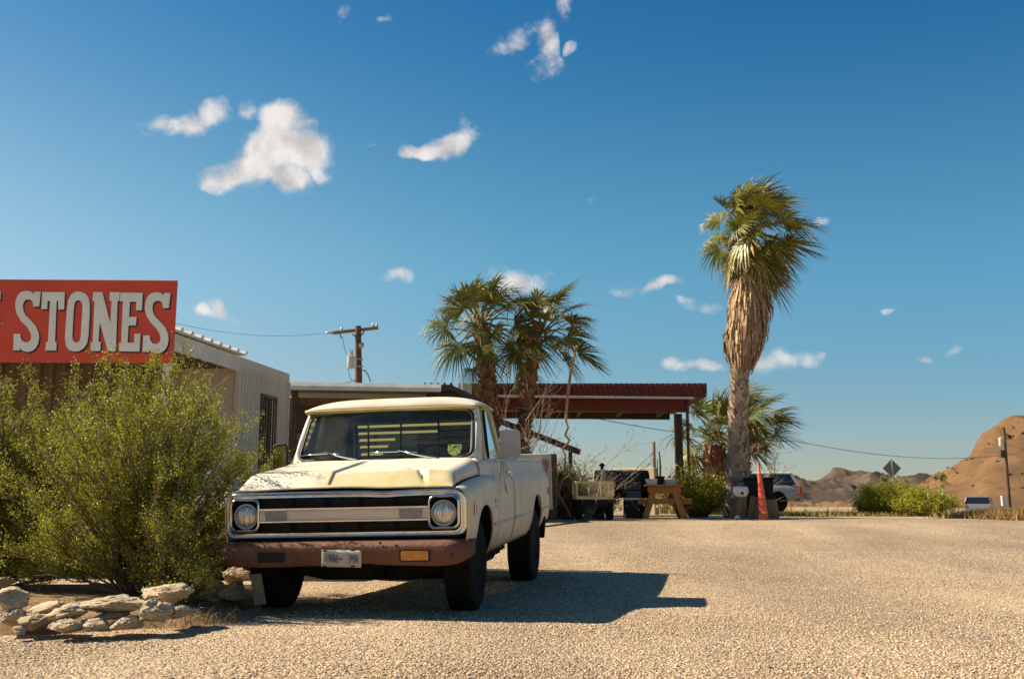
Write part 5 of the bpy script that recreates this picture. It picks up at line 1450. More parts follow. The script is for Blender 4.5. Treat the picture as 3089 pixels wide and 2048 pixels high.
STN = [ # zoom box x0,x1,y0,y1, distance, depth, label, tilt
 (-60, 232, 872, 1078, 6.75, .34, "biggest pale stone, cut by the left edge, on top of the stone row", .05),
 (18, 190, 1058, 1200, 6.62, .24, "rounded stone tucked under the biggest pale stone at the left", .3),
 (130, 372, 1090, 1208, 6.52, .22, "dark seamed stone in the lower row beside the left end chips", .0),
 (200, 520, 1006, 1104, 6.62, .22, "thin flat slab lying between the biggest stone and the wedge stone", -.12),
 (362, 650, 1028, 1130, 6.48, .22, "wedge shaped tan stone resting on the low bright boulder", -.10),
 (352, 625, 1118, 1238, 6.40, .24, "low bright boulder in the front row under the wedge stone", .12),
 (575, 1052, 950, 1085, 6.62, .30, "longest arched stone on top of the row", -.02),
 (580, 822, 1106, 1220, 6.46, .22, "blocky stone under the left half of the longest arched stone", .15),
 (690, 970, 1058, 1132, 6.60, .20, "thin shadowed stone wedged under the longest arched stone", -.05),
 (820, 1062, 1098, 1208, 6.52, .22, "brown shaded stone at the right of the front row", -.1),
 (995, 1245, 985, 1170, 6.62, .26, "squarish stone with flat lit top right of the longest stone", .05),
 (1040, 1410, 862, 1015, 6.95, .32, "tilted slab striped with twig shadows behind the squarish stone", .14),
 (1200, 1440, 1008, 1125, 6.85, .26, "stone lying in the bush shadow right of the squarish stone", .0),
 (-40, 62, 818, 900, 8.0, .3, "small pale stone standing behind the biggest stone at the left edge", .1),
 (1395, 1700, 840, 1015, 8.15, .4, "shaded slab behind the drooping bush near the bumper", .1),
 (1640, 1800, 755, 885, 9.9, .5, "sunlit topped stone just left of the front tyre", .0),
 (1620, 1800, 845, 1015, 8.2, .4, "large dark shaded stone beside the front tyre", .0),
 (80, 165, 675, 760, 12.2, .3, "small tan stone glimpsed under the bush at far left", .2),
 (-20, 80, 755, 815, 10.9, .3, "flat grey stone behind the bush stems at the left edge", .0),
 (150, 260, 740, 800, 11.2, .3, "low pale stone under the bush next to the small tan stone", -.1),
 (95, 205, 1172, 1236, 6.38, .14, "broken chip of stone on the gravel in front of the row", .2)]
for i, (xa, xb, ya, yb, Y, dp, lab, tl) in enumerate(STN):
    a = z3(xa, yb, Y); b = z3(xb, ya, Y); w = b.x - a.x; h = b.z - a.z
    cz = (a.z + b.z)/2
    rock(((a.x + b.x)/2, Y, cz), (w*1.14, dp*1.3, h*1.14), 40 + i, lab, 0.0, tl)

# ------------------------------------------------------------------ palms
M_palm = material("palm_frond", (0.19, 0.19, 0.028), rough=0.42, spec=0.5, isl=0.45, trans=0.15)
M_palmd = material("dark_palm_frond", (0.135, 0.15, 0.028), rough=0.45, spec=0.45, isl=0.4, trans=0.12)
M_palmtip = material("dry_frond", (0.425, 0.289, 0.119), rough=0.7, isl=0.4, trans=0.15)
M_skirt = material("dead_frond_skirt", (0.391, 0.2677, 0.1487), rough=0.85, isl=0.5)
M_trunk = material("palm_trunk", (0.20, 0.145, 0.10), rough=0.9, col2=(0.11, 0.075, 0.05), nscale=7, bump=.5, bscale=18)
M_boot = material("palm_boot", (0.34, 0.2635, 0.1827), rough=0.85, isl=0.35)
M_bootr = material("red_brown_boot", (0.24, 0.115, 0.05), rough=0.85, isl=0.5)

def fan(mb, pet, tip, base, d, Lp, Rb, wind, droop, rr_, nseg=34, spread=112, fold=.25, sag=.25):
    d = Vector(d).normalized(); up = Vector((0, 0, 1))
    side = d.cross(up)
    if side.length < .15: side = Vector((1, 0, 0)).cross(d)
    side.normalize(); nr = side.cross(d).normalized()
    roll = rr_.gauss(0, .45); side, nr = side*math.cos(roll) + nr*math.sin(roll), nr*math.cos(roll) - side*math.sin(roll)
    hub = base + d*Lp - Vector((0, 0, sag*Lp*.35)) + wind*(.25*Lp)
    mid = base + d*(Lp*.5) + Vector((0, 0, .02))
    pet.tube([base, mid, hub], [.030, .022, .013], 5, False)
    d2 = (hub - mid).normalized(); side = (side - d2*side.dot(d2)).normalized(); nr = side.cross(d2).normalized()
    sp = R(spread); dk = 2*sp/nseg
    for k in range(nseg):
        a = -sp + dk*(k + .5) + rr_.gauss(0, .02)
        s = d2*math.cos(a) + side*math.sin(a) + nr*(fold*abs(math.sin(a)))
        s.normalize(); pp_ = (side*math.cos(a) - d2*math.sin(a)).normalized()
        ln = Rb*(.80 + .20*math.cos(a))*rr_.uniform(.88, 1.08)
        dr = droop*rr_.uniform(.6, 1.5)
        P = []
        for t, wf in ((.02, .3), (.42, 1.0), (.74, .62), (1.0, .06)):
            p = hub + s*(ln*t) + wind*(ln*t*t) - Vector((0, 0, dr*ln*t**2.6)) + Vector((rr_.gauss(0, .012), rr_.gauss(0, .012), rr_.gauss(0, .012)))*t
            w = ln*.42*dk*.54*wf
            P.append((p - pp_*w, p + pp_*w + nr*(w*.5)))
        for i in range(2): mb.add([P[i][0], P[i][1], P[i+1][1], P[i+1][0]], [(0, 1, 2, 3)])
        (tip if rr_.random() < .45 else mb).add([P[2][0], P[2][1], P[3][1], P[3][0]], [(0, 1, 2, 3)])
def palm_trunk(pts, rads, rr_, boots, rows_per=9.0, around=9, bsz=.11, proud=.06):
    mb = MB(); mb.tube(pts, rads, 18)
    bt = MB(); k = len(pts) - 1; tot = sum((Vector(pts[i+1]) - Vector(pts[i])).length for i in range(k))
    n = int(tot*rows_per); acc = []
    for r_ in range(n):
        f = r_/n*k; i = min(k-1, int(f)); c = Vector(pts[i]).lerp(Vector(pts[i+1]), f - i); rad = rads[i] + (rads[i+1] - rads[i])*(f - i)
        for j in range(around):
            if rr_.random() < .08: continue
            a = 2*math.pi*(j + .5*(r_ % 2))/around + rr_.gauss(0, .06); o = Vector((math.cos(a), math.sin(a), 0)); t = Vector((-math.sin(a), math.cos(a), 0))
            w = bsz*rr_.uniform(.7, 1.2)*.62; h = bsz*rr_.uniform(.9, 1.6); pr = proud*rr_.uniform(.5, 1.4)
            b0 = c + o*(rad - .01)
            bt.add([b0 - t*w, b0 + t*w, b0 + t*(w*.45) + o*pr + Vector((0, 0, h)), b0 - t*(w*.45) + o*pr + Vector((0, 0, h)), b0 + o*(pr*.2) + Vector((0, 0, h*.9))], [(0,1,2,3), (3,2,4), (0,3,4), (1,4,2)])
    return mb, bt
def dirs(n, lo, hi, rr_, bias=0):
    out = []
    for i in range(n):
        az = i*2.39996 + rr_.gauss(0, .25); el = R(lo + (hi - lo)*((i + .5)/n) + rr_.gauss(0, 6))
        out.append(Vector((math.cos(az)*math.cos(el), math.sin(az)*math.cos(el), math.sin(el))))
    return out

def palm(label, pts, rads, crown, nfr, lo, hi, Lp, Rb, wind, droop, seed, lmat, boots=M_boot, rows=9, around=9, bsz=.11, proud=.06, spread=112, nseg=34, group="fan palms", skirt=None, sag=.25, squeeze=1.0):
    rr_ = random.Random(seed)
    o = tag(empty("fan_palm", pts[0]), label, "palm tree", group); B0 = Vector(pts[0])
    tr, bt = palm_trunk([Vector(p) - B0 for p in pts], rads, rr_, boots, rows, around, bsz, proud)
    t_ = mesh("trunk", tr, M_trunk, o, smooth=True); mesh("leaf_bases", bt, boots, t_)
    lf, pe, tip = MB(), MB(), MB(); c = Vector(crown) - B0
    for d in dirs(nfr, lo, hi, rr_):
        q_ = squeeze*(.6 if d.z > .55 and squeeze < 1 else 1); d = Vector((d.x*q_, d.y*q_, d.z)).normalized()
        base = c + Vector((d.x*.10, d.y*.10, rr_.uniform(-.25, .12)))
        fan(lf, pe, tip, base, d, Lp*rr_.uniform(.75, 1.15), Rb*rr_.uniform(.85, 1.12), Vector(wind)*rr_.uniform(.5, 1.4), droop*rr_.uniform(.6, 1.5), rr_, nseg, spread, sag=sag)
    cr = mesh("crown", lf, lmat, o, fix=False); mesh("dry_leaves", tip, M_palmtip, cr, fix=False); mesh("frond_stalks", pe, M_stalk, cr, fix=False)
    if skirt:
        z0, z1, rfun, n = skirt; sk = MB(); ctr = lambda z: Vector((interp(z, [p[2] for p in pts], [p[0] for p in pts]), interp(z, [p[2] for p in pts], [p[1] for p in pts]), z))
        for i in range(n):
            a = rr_.uniform(0, 2*math.pi); zt_ = rr_.uniform(z0 + .35*(z1 - z0), z1); ln = rr_.uniform(.5, 1.15)
            lay = rr_.uniform(.35, 1.0)*(1 + .38*mnoise.noise(Vector((math.cos(a)*1.6, math.sin(a)*1.6, zt_*1.4)))); aa = a + rr_.gauss(0, .05); P = []
            for t, wf in ((0, .6), (.3, 1), (.7, .8), (1, .15)):
                z = zt_ - ln*t
                if z < z0 - .12: z = z0 - .12*rr_.random()
                r_ = rads[-1]*.8 + (rfun(z) - rads[-1]*.8)*lay*(.4 + .6*min(1, t*2.2)) + rr_.gauss(0, .015)
                p = ctr(z) - B0 + Vector((math.cos(aa), math.sin(aa), 0))*r_ + Vector((.05*t, 0, 0)); tv = Vector((-math.sin(aa), math.cos(aa), 0))
                w = .022*wf*rr_.uniform(.7, 1.4); P.append((p - tv*w, p + tv*w + Vector((math.cos(aa), math.sin(aa), 0))*rr_.uniform(-.02, .02)))
            for i_ in range(3): sk.add([P[i_][0], P[i_][1], P[i_+1][1], P[i_+1][0]], [(0, 1, 2, 3)])
        mesh("dead_frond_skirt", sk, M_skirt, o, fix=False)
    return o
M_stalk = material("leaf_stalk", (0.21, 0.18, 0.06), rough=.5, isl=.3)
PY_ = 24.0
# tall wind blown palm on the right
def tp_(px, py): return W(px*1.3061, py*1.3061, PY_)
b_ = tp_(1707, 1160); b_.z = gz(0, 24) - .05
pts = [b_, tp_(1704, 1110), tp_(1705, 1060), tp_(1704, 1000), tp_(1707, 930), tp_(1709, 860), tp_(1720, 760), tp_(1728, 640), tp_(1735, 560)]
zt0 = tp_(1709, 856).z; zt1 = tp_(1725, 640).z
rfun = lambda z: interp(z, [zt0 - .15, zt0 + .05, zt0 + .35, zt0 + .9, zt0 + 1.5, zt1], [.20, .28, .40, .54, .54, .42])
palm("tall windblown fan palm with a shaggy tan skirt of dead fronds", pts, [.36, .25, .225, .215, .20, .19, .19, .18, .17], tp_(1730, 532), 74, -76, 89, .80, .79, (.33, .10, .06), .36, 21, M_palm, rows=11, around=10, bsz=.13, proud=.055, skirt=(zt0, zt1 + .25, rfun, 2600), nseg=30, squeeze=.66)
# pair of palms behind the truck cab
bL = tp_(1134, 1160); bL.z = gz(0, 24) - .05
palm("fan palm rising straight behind the truck cab, in front of the white carport corner", [bL, tp_(1134, 1000), tp_(1131, 930), tp_(1122, 850), tp_(1112, 760)], [.17, .145, .14, .14, .13], tp_(1108, 748), 35, -52, 86, .95, .80, (.12, 0, 0), .34, 31, M_palmd, boots=M_bootr, rows=13, around=11, bsz=.13, proud=.10)
bR = tp_(1205, 1160); bR.z = gz(0, 24) - .05
bR = Vector((bR.x, 24.4, bR.z))
def tq(px, py): return W(px*1.3061, py*1.3061, 24.4)
palm("slightly leaning slim fan palm beside the dry flower stalk and red carport", [bR, tq(1212, 1000), tq(1219, 920), tq(1231, 830), tq(1244, 750)], [.13, .11, .11, .11, .10], tq(1252, 768), 31, -42, 82, .76, .74, (.20, 0, 0), .32, 33, M_palmd, boots=M_bootr, rows=13, around=10, bsz=.11, proud=.09)
# low palms behind the tall one
def tl(px, py, Y=34.0): return W(px*1.3061, py*1.3061, Y)
bb = tl(1652, 1150); bb.z = gz(0, 26) - .05
palm("low dark fan palm growing behind the foot of the tall palm", [bb, tl(1652, 1080), tl(1652, 1030)], [.42, .40, .28], tl(1655, 1005), 28, -28, 84, 1.15, 1.05, (.22, 0, 0), .35, 35, M_palmd, boots=M_bootr, rows=9, around=9, bsz=.13, proud=.09, sag=.1)
bb = tl(1712, 1150, 34.6); bb.z = gz(0, 26) - .05
palm("low fan palm with fronds reaching out between tall palm trunk and yucca", [bb, tl(1712, 1060, 34.6), tl(1714, 1000, 34.6)], [.32, .30, .22], tl(1716, 985, 34.6), 20, -22, 72, .98, .98, (.35, 0, 0), .35, 37, M_palmd, boots=M_bootr, rows=9, around=8, bsz=.12, proud=.08, sag=.1)

# spiky yucca head beside the trunk
yc = W(1768*1.3061, 1035*1.3061, 25.5); yk = tag(empty("yucca", (yc.x, yc.y, gz(0, 25))), "small spiky yucca head with brown dead leaves right of the tall palm trunk", "yucca")
mb, dd_, tk = MB(), MB(), MB(); rr_ = random.Random(2); off = Vector(yk.location)
for i in range(150):
    d = Vector((rr_.gauss(.5, .7), rr_.gauss(0, .6), rr_.gauss(.1, .6))).normalized(); b0 = yc - off; e = b0 + d*rr_.uniform(.22, .36); s_ = d.cross(Vector((0, 0, 1))).normalized()*.013
    mb.add([b0 - s_, b0 + s_, e], [(0, 1, 2)])
for i in range(160):
    b0 = yc - off + Vector((-rr_.uniform(.05, .42), rr_.gauss(0, .04), rr_.gauss(0, .04))); d = Vector((rr_.uniform(-.9, .1), rr_.gauss(0, .7), rr_.gauss(-.2, .6))).normalized(); e = b0 + d*rr_.uniform(.10, .22); s_ = d.cross(Vector((0, 0, 1))).normalized()*.012
    dd_.add([b0 - s_, b0 + s_, e], [(0, 1, 2)])
tk.tube([Vector((-.55, .1, 0)), Vector((-.50, .1, yc.z - off.z - .25)), yc - off + Vector((-.3, 0, 0)), yc - off], [.09, .08, .07, .06], 8)
mesh("leaf_rosette", mb, M_leafy if False else material("yucca_leaf", (.17, .17, .05), rough=.5, isl=.4), yk, fix=False); mesh("dead_leaves", dd_, material("yucca_dead", (.26, .14, .05), rough=.8, isl=.4), yk, fix=False); mesh("trunk", tk, M_trunk, yk, smooth=True)

# dried flower stalk
def t4(x, y, Y=22.6): return W(1250 + x/2.528, 780 + y/2.528, Y)
ps = [t4(1150, 1500), t4(1130, 1450), t4(1170, 1405), t4(1185, 1385), t4(1150, 1345), t4(1172, 1290), t4(1155, 1240), t4(1160, 1160), t4(1172, 1020), t4(1195, 850), t4(1222, 740), t4(1236, 660)]
b0 = Vector((ps[0].x - .1, 22.6, gz(0, 22.6)))
mb = MB(); mb.tube([b0] + ps, [.03, .026, .026, .026, .028, .026, .026, .028, .03, .034, .03, .02, .012], 8)
for i in range(320):
    k = random.uniform(6, 10.8); j = int(k); p = ps[j].lerp(ps[j+1], k - j); a = random.uniform(0, 6.28); e = p + Vector((math.cos(a)*.06, math.sin(a)*.06, .05))
    s_ = Vector((-math.sin(a), math.cos(a), 0))*.012; mb.add([p - s_, p + s_, e], [(0, 1, 2)])
tag(mesh("dried_flower_stalk", mb, M_palmtip, smooth=True, fix=False), "tall dry tan flower stalk with kinked base in front of the red carport", "plant stalk")

# green shrubs and bare shrubs in the middle distance
M_shrub = material("broom_shrub_leaf", (0.30, 0.30, 0.018), rough=.5, isl=.5, trans=.35)
M_shrubd = material("dark_shrub_leaf", (0.11, 0.125, 0.016), rough=.5, isl=.5, trans=.15)
M_flower = material("yellow_flower", (0.52, 0.40, 0.015), rough=.6, isl=.3)
def shrub(label, c, rx, ry, h, n, seed, lmat, flowers=0, leaf=.03, group=None, name="green_shrub"):
    rr_ = random.Random(seed); rs = np.random.default_rng(seed); g = gz(c[0], c[1])
    o = tag(empty(name, (c[0], c[1], g)), label, "bush", group); st = MB(); C = []
    for i in range(n):
        a = rr_.uniform(0, 6.283); r = math.sqrt(rr_.random()); x, y = rx*r*math.cos(a), ry*r*math.sin(a)
        z = h*(1 - r*r*.75)**.6*rr_.uniform(.55, 1.05); e = Vector((x, y, z)); m_ = e*.5 + Vector((0, 0, h*.12))
        b = Vector((x*.2, y*.2, 0)); st.tube([b, m_, e], [.018, .011, .003], 4, False)
        k = rr_.randint(90, 170); tt = .25 + .75*rs.random(k)
        pos = np.array(b)*((1-tt)**2)[:, None] + np.array(m_)*(2*tt*(1-tt))[:, None] + np.array(e)*(tt*tt)[:, None]
        C.append(pos + rs.normal(size=(k, 3))*(.045 + .05*tt)[:, None])
    C = np.concatenate(C); C = C[C[:, 2] > .01]
    V, F = quads(C, None, leaf, leaf*.4, rs); fastmesh("foliage", V, F, lmat, o); mesh("stems", st, M_stem, o, fix=False)
    if flowers:
        q = C[rs.integers(0, len(C), flowers)] + rs.normal(size=(flowers, 3))*.02; q = q[q[:, 2] > h*.12]; V, F = quads(q, None, .03, .024, rs); fastmesh("blossoms", V, F, M_flower, o)
    return o
p = W(1612*1.3061, 1180*1.3061, 24.8); shrub("rounded shrub with yellow blossoms between picnic table and tall palm", (p.x, 24.8), 1.05, .9, 1.35, 120, 51, M_shrub, 2600)
p = W(1300*1.3061, 1190*1.3061, 22.4); shrub("dark green shrub behind the pickup tailgate left of the garden cart", (p.x, 22.4), .72, .6, 1.28, 150, 52, M_shrubd, 60)
p = W(1370*1.3061, 1190*1.3061, 24.6); shrub("dark shrub behind the garden cart", (p.x, 24.6), .7, .6, .95, 110, 53, M_shrubd, 30)
p = W(2040*1.3061, 1180*1.3061, 33); shrub("bushy green shrub in front and to one side of the diamond sign post", (p.x, 33), 1.05, .9, 1.12, 110, 54, M_shrub, 0, group="green roadside shrubs", leaf=.035)
p = W(2078*1.3061, 1180*1.3061, 33.8); shrub("tallest green shrub directly under the diamond sign post", (p.x, 33.8), .85, .8, 1.20, 100, 57, M_shrub, 0, group="green roadside shrubs", leaf=.035)
p = W(2140*1.3061, 1190*1.3061, 31); shrub("low green shrub nearest the yellow curve sign and the dry grass", (p.x, 31), 1.05, .9, .90, 110, 55, M_shrub, 0, group="green roadside shrubs", leaf=.035)
p = W(2010*1.3061, 1180*1.3061, 33.5); shrub("smallest of the green roadside shrubs, beside the mountains view", (p.x, 33.5), .5, .5, .7, 50, 56, M_shrub, 0, group="green roadside shrubs", leaf=.035)

def bare(label, root, n, h, sx, lean, seed, name="bare_shrub"):
    rr_ = random.Random(seed); mb = MB(); lv_ = MB(); root = Vector(root)
    def br(p, d, ln, r, dep):
        pts = [p]; 
        for i in range(4):
            d = (d + Vector((rr_.gauss(0, .14), rr_.gauss(0, .14), rr_.gauss(0, .1)))).normalized(); pts.append(pts[-1] + d*ln/4)
        mb.tube(pts, [r, r*.85, r*.7, r*.5, r*.3], 4, False)
        if dep:
            for i in range(4):
                k = rr_.randint(1, 4); br(pts[k], (d + Vector((rr_.gauss(0, .5), rr_.gauss(0, .5), rr_.gauss(.1, .4)))).normalized(), ln*.5, r*.5, dep - 1)
        elif rr_.random() < .6:
            e = pts[-1]; lv_.add([e, e + Vector((.012, 0, .015)), e + Vector((.0, .01, .04)), e + Vector((-.012, 0, .015))], [(0, 1, 2, 3)])
    for i in range(n):
        d = Vector((rr_.gauss(lean, sx), rr_.gauss(0, .3), 1)).normalized(); br(root + Vector((rr_.gauss(0, .1), rr_.gauss(0, .1), 0)), d, h*rr_.uniform(.6, 1.1), .016, 2)
    mb.xf(Matrix.Translation(-root)); lv_.xf(Matrix.Translation(-root))
    o = tag(empty(name, root), label, "bare shrub"); mesh("branches", mb, M_bleached, o, fix=False); mesh("dry_leaves", lv_, M_skirt, o, fix=False); return o
p = W(1265*1.3061, 1180*1.3061, 22.0); bare("leafless twiggy shrub between palm trunk and dry flower stalk", (p.x, 22.0, .4), 9, 1.9, .3, -.05, 3)
p = W(1335*1.3061, 1180*1.3061, 22.2); bare("leafless shrub with long twigs reaching over the garden cart", (p.x, 22.2, .4), 14, 1.5, .35, .75, 6)
p = W(1180*1.3061, 1180*1.3061, 22.6); bare("tangle of dry twigs around the slim leaning palm trunk", (p.x, 22.6, .4), 12, 2.2, .22, .12, 9)
p = W(1760*1.3061, 1180*1.3061, 24.6); bare("few thin bare stems behind the orange cone stack", (p.x, 24.6, .4), 4, 1.5, .3, .15, 14)

# dry grass
M_dry = material("dry_grass", (0.357, 0.238, 0.085), rough=.85, isl=.4, trans=.2)
M_dryg = material("olive_grass", (0.24, 0.19, 0.05), rough=.85, isl=.45, trans=.2)
def grass(label, n, xf_, h, mat, seed, w=.012):
    rs = np.random.default_rng(seed); V = []; 
    x, y = xf_(rs, n); t = np.clip((y - 9.5)/13.5, 0, 1); z = .48*t*t*(3 - 2*t) - .03; t = np.clip((y - 27)/35, 0, 1); t2 = np.clip((x - 3)/12, 0, 1); z = z - .78*t*t*(3 - 2*t)*t2*t2*(3 - 2*t2)
    hh = h*(.4 + .9*rs.random(n)); a = rs.random(n)*6.283; l = hh*.95*rs.random(n)
    b = np.stack([x, y, z], 1); e = b + np.stack([np.cos(a)*l, np.sin(a)*l, hh], 1); a2 = rs.random(n)*6.283; s_ = np.stack([np.cos(a2), np.sin(a2), 0*a2], 1)*(w*(.6 + rs.random(n)))[:, None]
    V = np.stack([b - s_, b + s_, e], 1).reshape(-1, 3); F = np.arange(3*n).reshape(-1, 3)
    tag(fastmesh("dry_grass", V, F, mat), label, "grass", kind="stuff")
def right_grass(rs, n):
    x = 12.2 + 30*rs.random(n)**1.5
    k = rs.integers(0, 260, n); cx_ = 10.6 + 20*np.random.default_rng(1).random(260)**1.4; cy_ = np.random.default_rng(2).random(260)
    x = cx_[k] + rs.normal(size=n)*.28; lo = np.interp(x, [9, 10.5, 12.5, 34], [25, 22.0, 20.2, 18.8]); y = lo + cy_[k]*9*np.clip((x - 10)/4, .2, 1) + rs.normal(size=n)*.25
    return x, y
grass("tall dry golden grass along the right edge of the gravel lot", 60000, right_grass, .22, M_dry, 61)
def mid_grass(rs, n): return rs.uniform(7.5, 15, n), 31 + 16*rs.random(n)
grass("low olive and tan grass beyond the far edge of the lot", 16000, mid_grass, .13, M_dryg, 62, .02)
def far_grass(rs, n): return rs.uniform(-8, 44, n), 42 + 45*rs.random(n)
grass("far scrubby grass beyond the road", 26000, far_grass, .5, M_dryg, 63, .04)
def litter_grass(rs, n): k = rs.integers(0, 14, n); cx_ = np.array([-2.2,-2.05,-2.35,-2.0,-2.5,-2.15,-3.6,-4.2,-3.1,-3.9,-2.6,-4.6,-2.9,-2.3])[k]; return cx_ + rs.normal(size=n)*.07, np.array([7.1,7.25,7.0,7.4,7.05,7.2,6.95,7.1,7.0,7.05,7.1,7.2,7.2,7.3])[k] + rs.normal(size=n)*.06
grass("sparse dry grass tufts between the stones and the front tyre", 700, litter_grass, .12, M_dry, 64, .003)
# scattered scrub on the hill
# ------------------------------------------------------------------ props by the lot edge
def z6(x, y, Y): return W(1600 + x/2.782, 1250 + y/2.782, Y)
M_orange = material("picnic_wood", (0.40, 0.165, 0.045), rough=.7, col2=(0.28, 0.115, 0.035), nscale=4, stretch=(8, 8, 1))
M_plank = material("weathered_plank", (0.24, 0.16, 0.085), rough=.85, col2=(0.15, 0.095, 0.05), nscale=4, stretch=(6, 6, 1))
M_cartw = material("cart_wood", (0.60, 0.50, 0.26), rough=.75, col2=(0.50, 0.40, 0.2), nscale=4)
M_plasticb = material("black_plastic", (0.014, 0.014, 0.014), rough=.7, spec=.15)
M_white = material("white_enamel", (0.70, 0.68, 0.64), rough=.5, col2=(0.55, 0.52, 0.47), nscale=6)
TYD = 22.6
G = gz(0, TYD)
# picnic table, seen end on
a = z6(1130, 865, TYD); table = tag(empty("picnic_table", (a.x, TYD, G), R(-6)), "orange brown wooden picnic table with pots on top", "picnic table")
Ht = .76
mb = MB()
for i in range(5): x = -.36 + i*.18; mb.box((x - .085, 0, Ht - .04), (x + .085, 1.75, Ht))
mesh("table_top", mb, M_orange, table, bevel=.006)
for s in (-1, 1):
    mb = MB()
    for k in (0, 1): mb.box((s*(.44 + k*.12) - .055, 0, .41), (s*(.44 + k*.12) + .055, 1.75, .45))
    o_b = mesh("bench", mb, M_orange, table, bevel=.006)
for y in (.10, 1.55):
    for s in (-1, 1):
        mb = MB(); mb.bar((s*.20, y, Ht - .045), (s*.44, y, 0), .14, .045, (0, 1, 0)); mesh("leg", mb, M_orange, table, bevel=.004)
    mb = MB(); mb.bar((-.60, y + .046, .385), (.60, y + .046, .385), .045, .12, (0, 0, 1)); mb.bar((-.38, y + .046, Ht - .09), (.38, y + .046, Ht - .09), .045, .10); mesh("crosspiece", mb, M_orange, table, bevel=.004)
mb = MB(); mb.box((-.36, .07, Ht - .20), (.36, .10, Ht - .045)); mesh("end_board", mb, M_orange, table, bevel=.004)
zt_ = G + Ht
def on_table(zx, dy): p = z6(zx, 560, TYD + dy); return Vector((p.x, TYD + dy, zt_))
p = on_table(1030, .35); mb = MB().lathe([(0, 0), (.15, 0), (.185, .12), (.19, .13), (.175, .13), (.14, .02), (0, .02)], 20); tag(mesh("enamel_basin", mb, M_white, smooth=True, edge=40, loc=p), "white enamel basin at the left of the picnic table top", "basin")
p = on_table(1155, .4); mb = MB().lathe([(0, 0), (.16, 0), (.20, .11), (.205, .12), (.19, .12), (.15, .02), (0, .02)], 20); tag(mesh("enamel_basin", mb, M_white, smooth=True, edge=40, loc=p), "white basin on the table right of the black plant pot", "basin")
p = on_table(1090, .25); pot = tag(empty("plant_pot", p), "black plant pot with a thin upright cactus on the picnic table", "plant pot")
mesh("pot", MB().lathe([(0, 0), (.075, 0), (.10, .16), (.108, .16), (.108, .19), (.09, .19), (.085, .15), (0, .15)], 16), M_plasticb, pot, smooth=True, edge=40)
mb = MB(); mb.tube([(0, 0, .15), (.01, 0, .4), (-.005, 0, .75)], [.022, .024, .012], 8); mb.tube([(-.05, 0, .15), (-.06, 0, .3), (-.055, 0, .58)], [.014, .014, .008], 8); mesh("cactus", mb, M_shrubd, pot, smooth=True)
# garden cart
a = z6(545, 875, 21.6); cart = tag(empty("garden_cart", (a.x, 21.6, gz(0, 21.6)), R(8)), "garden cart with cream slatted box and black wheels", "cart")
w, d_, zb_, h_ = .40, .55, .44, .36
mb = MB(); mb.box((-w, 0, zb_), (w, 2*d_, zb_ + .07)); mesh("bed", mb, M_cartw, cart, bevel=.006)
for (nm, pts) in (("front_panel", ((-w, 0), (w, 0))), ("rear_panel", ((-w, 2*d_), (w, 2*d_))), ("side_panel", ((-w, 0), (-w, 2*d_))), ("side_panel", ((w, 0), (w, 2*d_)))):
    mb = MB(); (xa, ya), (xb, yb) = pts; pa, pb = Vector((xa, ya, 0)), Vector((xb, yb, 0))
    for k in range(7):
        q = pa.lerp(pb, k/6); 
        if k in (0, 2, 4, 6): mb.bar(q + Vector((0, 0, zb_ + .07)), q + Vector((0, 0, zb_ + h_)), .055, .02, (pb - pa))
    mb.bar(pa + Vector((0, 0, zb_ + h_)), pb + Vector((0, 0, zb_ + h_)), .025, .05); mesh(nm, mb, M_cartw, cart, bevel=.003)
net = MB()
for k in range(15):
    z = zb_ + .07 + k*.02; net.tube([(-w, .012, z), (w, .012, z)], .002, 3); net.tube([(-w, 2*d_ - .012, z), (w, 2*d_ - .012, z)], .002, 3)
mesh("wire_netting", net, M_cartw, cart)
for sx in (-1, 1):
    for y in (.12, .95):
        e = empty("wheel", (sx*.34, y, .19)); e.parent = cart
        Mr = Matrix.Rotation(R(90), 4, 'Y'); mesh("tyre", MB().lathe([(.10, -.05), (.17, -.055), (.19, -.03), (.19, .03), (.17, .055), (.10, .05)], 24, Mr), M_rubber, e, smooth=True, edge=40); mesh("rim", MB().lathe([(0, -.05), (.03, -.05), (.05, -.02), (.10, -.03), (.10, .03), (.05, .02), (.03, .05), (0, .05)], 20, Mr), M_plasticb, e, smooth=True, edge=40)
mb = MB(); mb.tube([(0, -.02, .34), (-.02, -.2, .42), (.10, -.34, 1.05)], .014, 8); mb.tube([(.02, -.34, 1.05), (.18, -.34, 1.05)], .016, 8); mesh("handle", mb, M_metal, cart)
for y in (.05, .86):
    mb = MB(); mb.box((-.3, y, .28), (.3, y + .15, .44)); mesh("axle", mb, M_plasticb, cart)
# black kettle grill / drum smoker between cart and table
p = z6(770, 830, 23.4); gr = tag(empty("drum_grill", (p.x, 23.4, gz(0, 23.4))), "black drum barbecue grill between the garden cart and the picnic table", "grill")
Mg = Matrix.Translation((0, 0, .78)) @ Matrix.Rotation(R(90), 4, 'Y'); mesh("drum", MB().lathe([(0, -.62), (.30, -.62), (.32, -.60), (.32, .60), (.30, .62), (0, .62)], 28, Mg), M_plasticb, gr, smooth=True, edge=40)
mb = MB(); mb.tube([(-.45, 0, 1.06), (-.45, 0, 1.20)], .04, 10); mb.lathe([(0, 0), (.09, 0), (.02, .07), (0, .07)], 12, Matrix.Translation((-.45, 0, 1.20))); mesh("chimney", mb, M_plasticb, gr, smooth=True, edge=40)
for (sx, sy) in ((-1,-1),(1,-1),(1,1),(-1,1)):
    mb = MB(); mb.bar((sx*.48, sy*.2, .55), (sx*.55, sy*.28, 0), .045, .045); mesh("leg", mb, M_plasticb, gr)
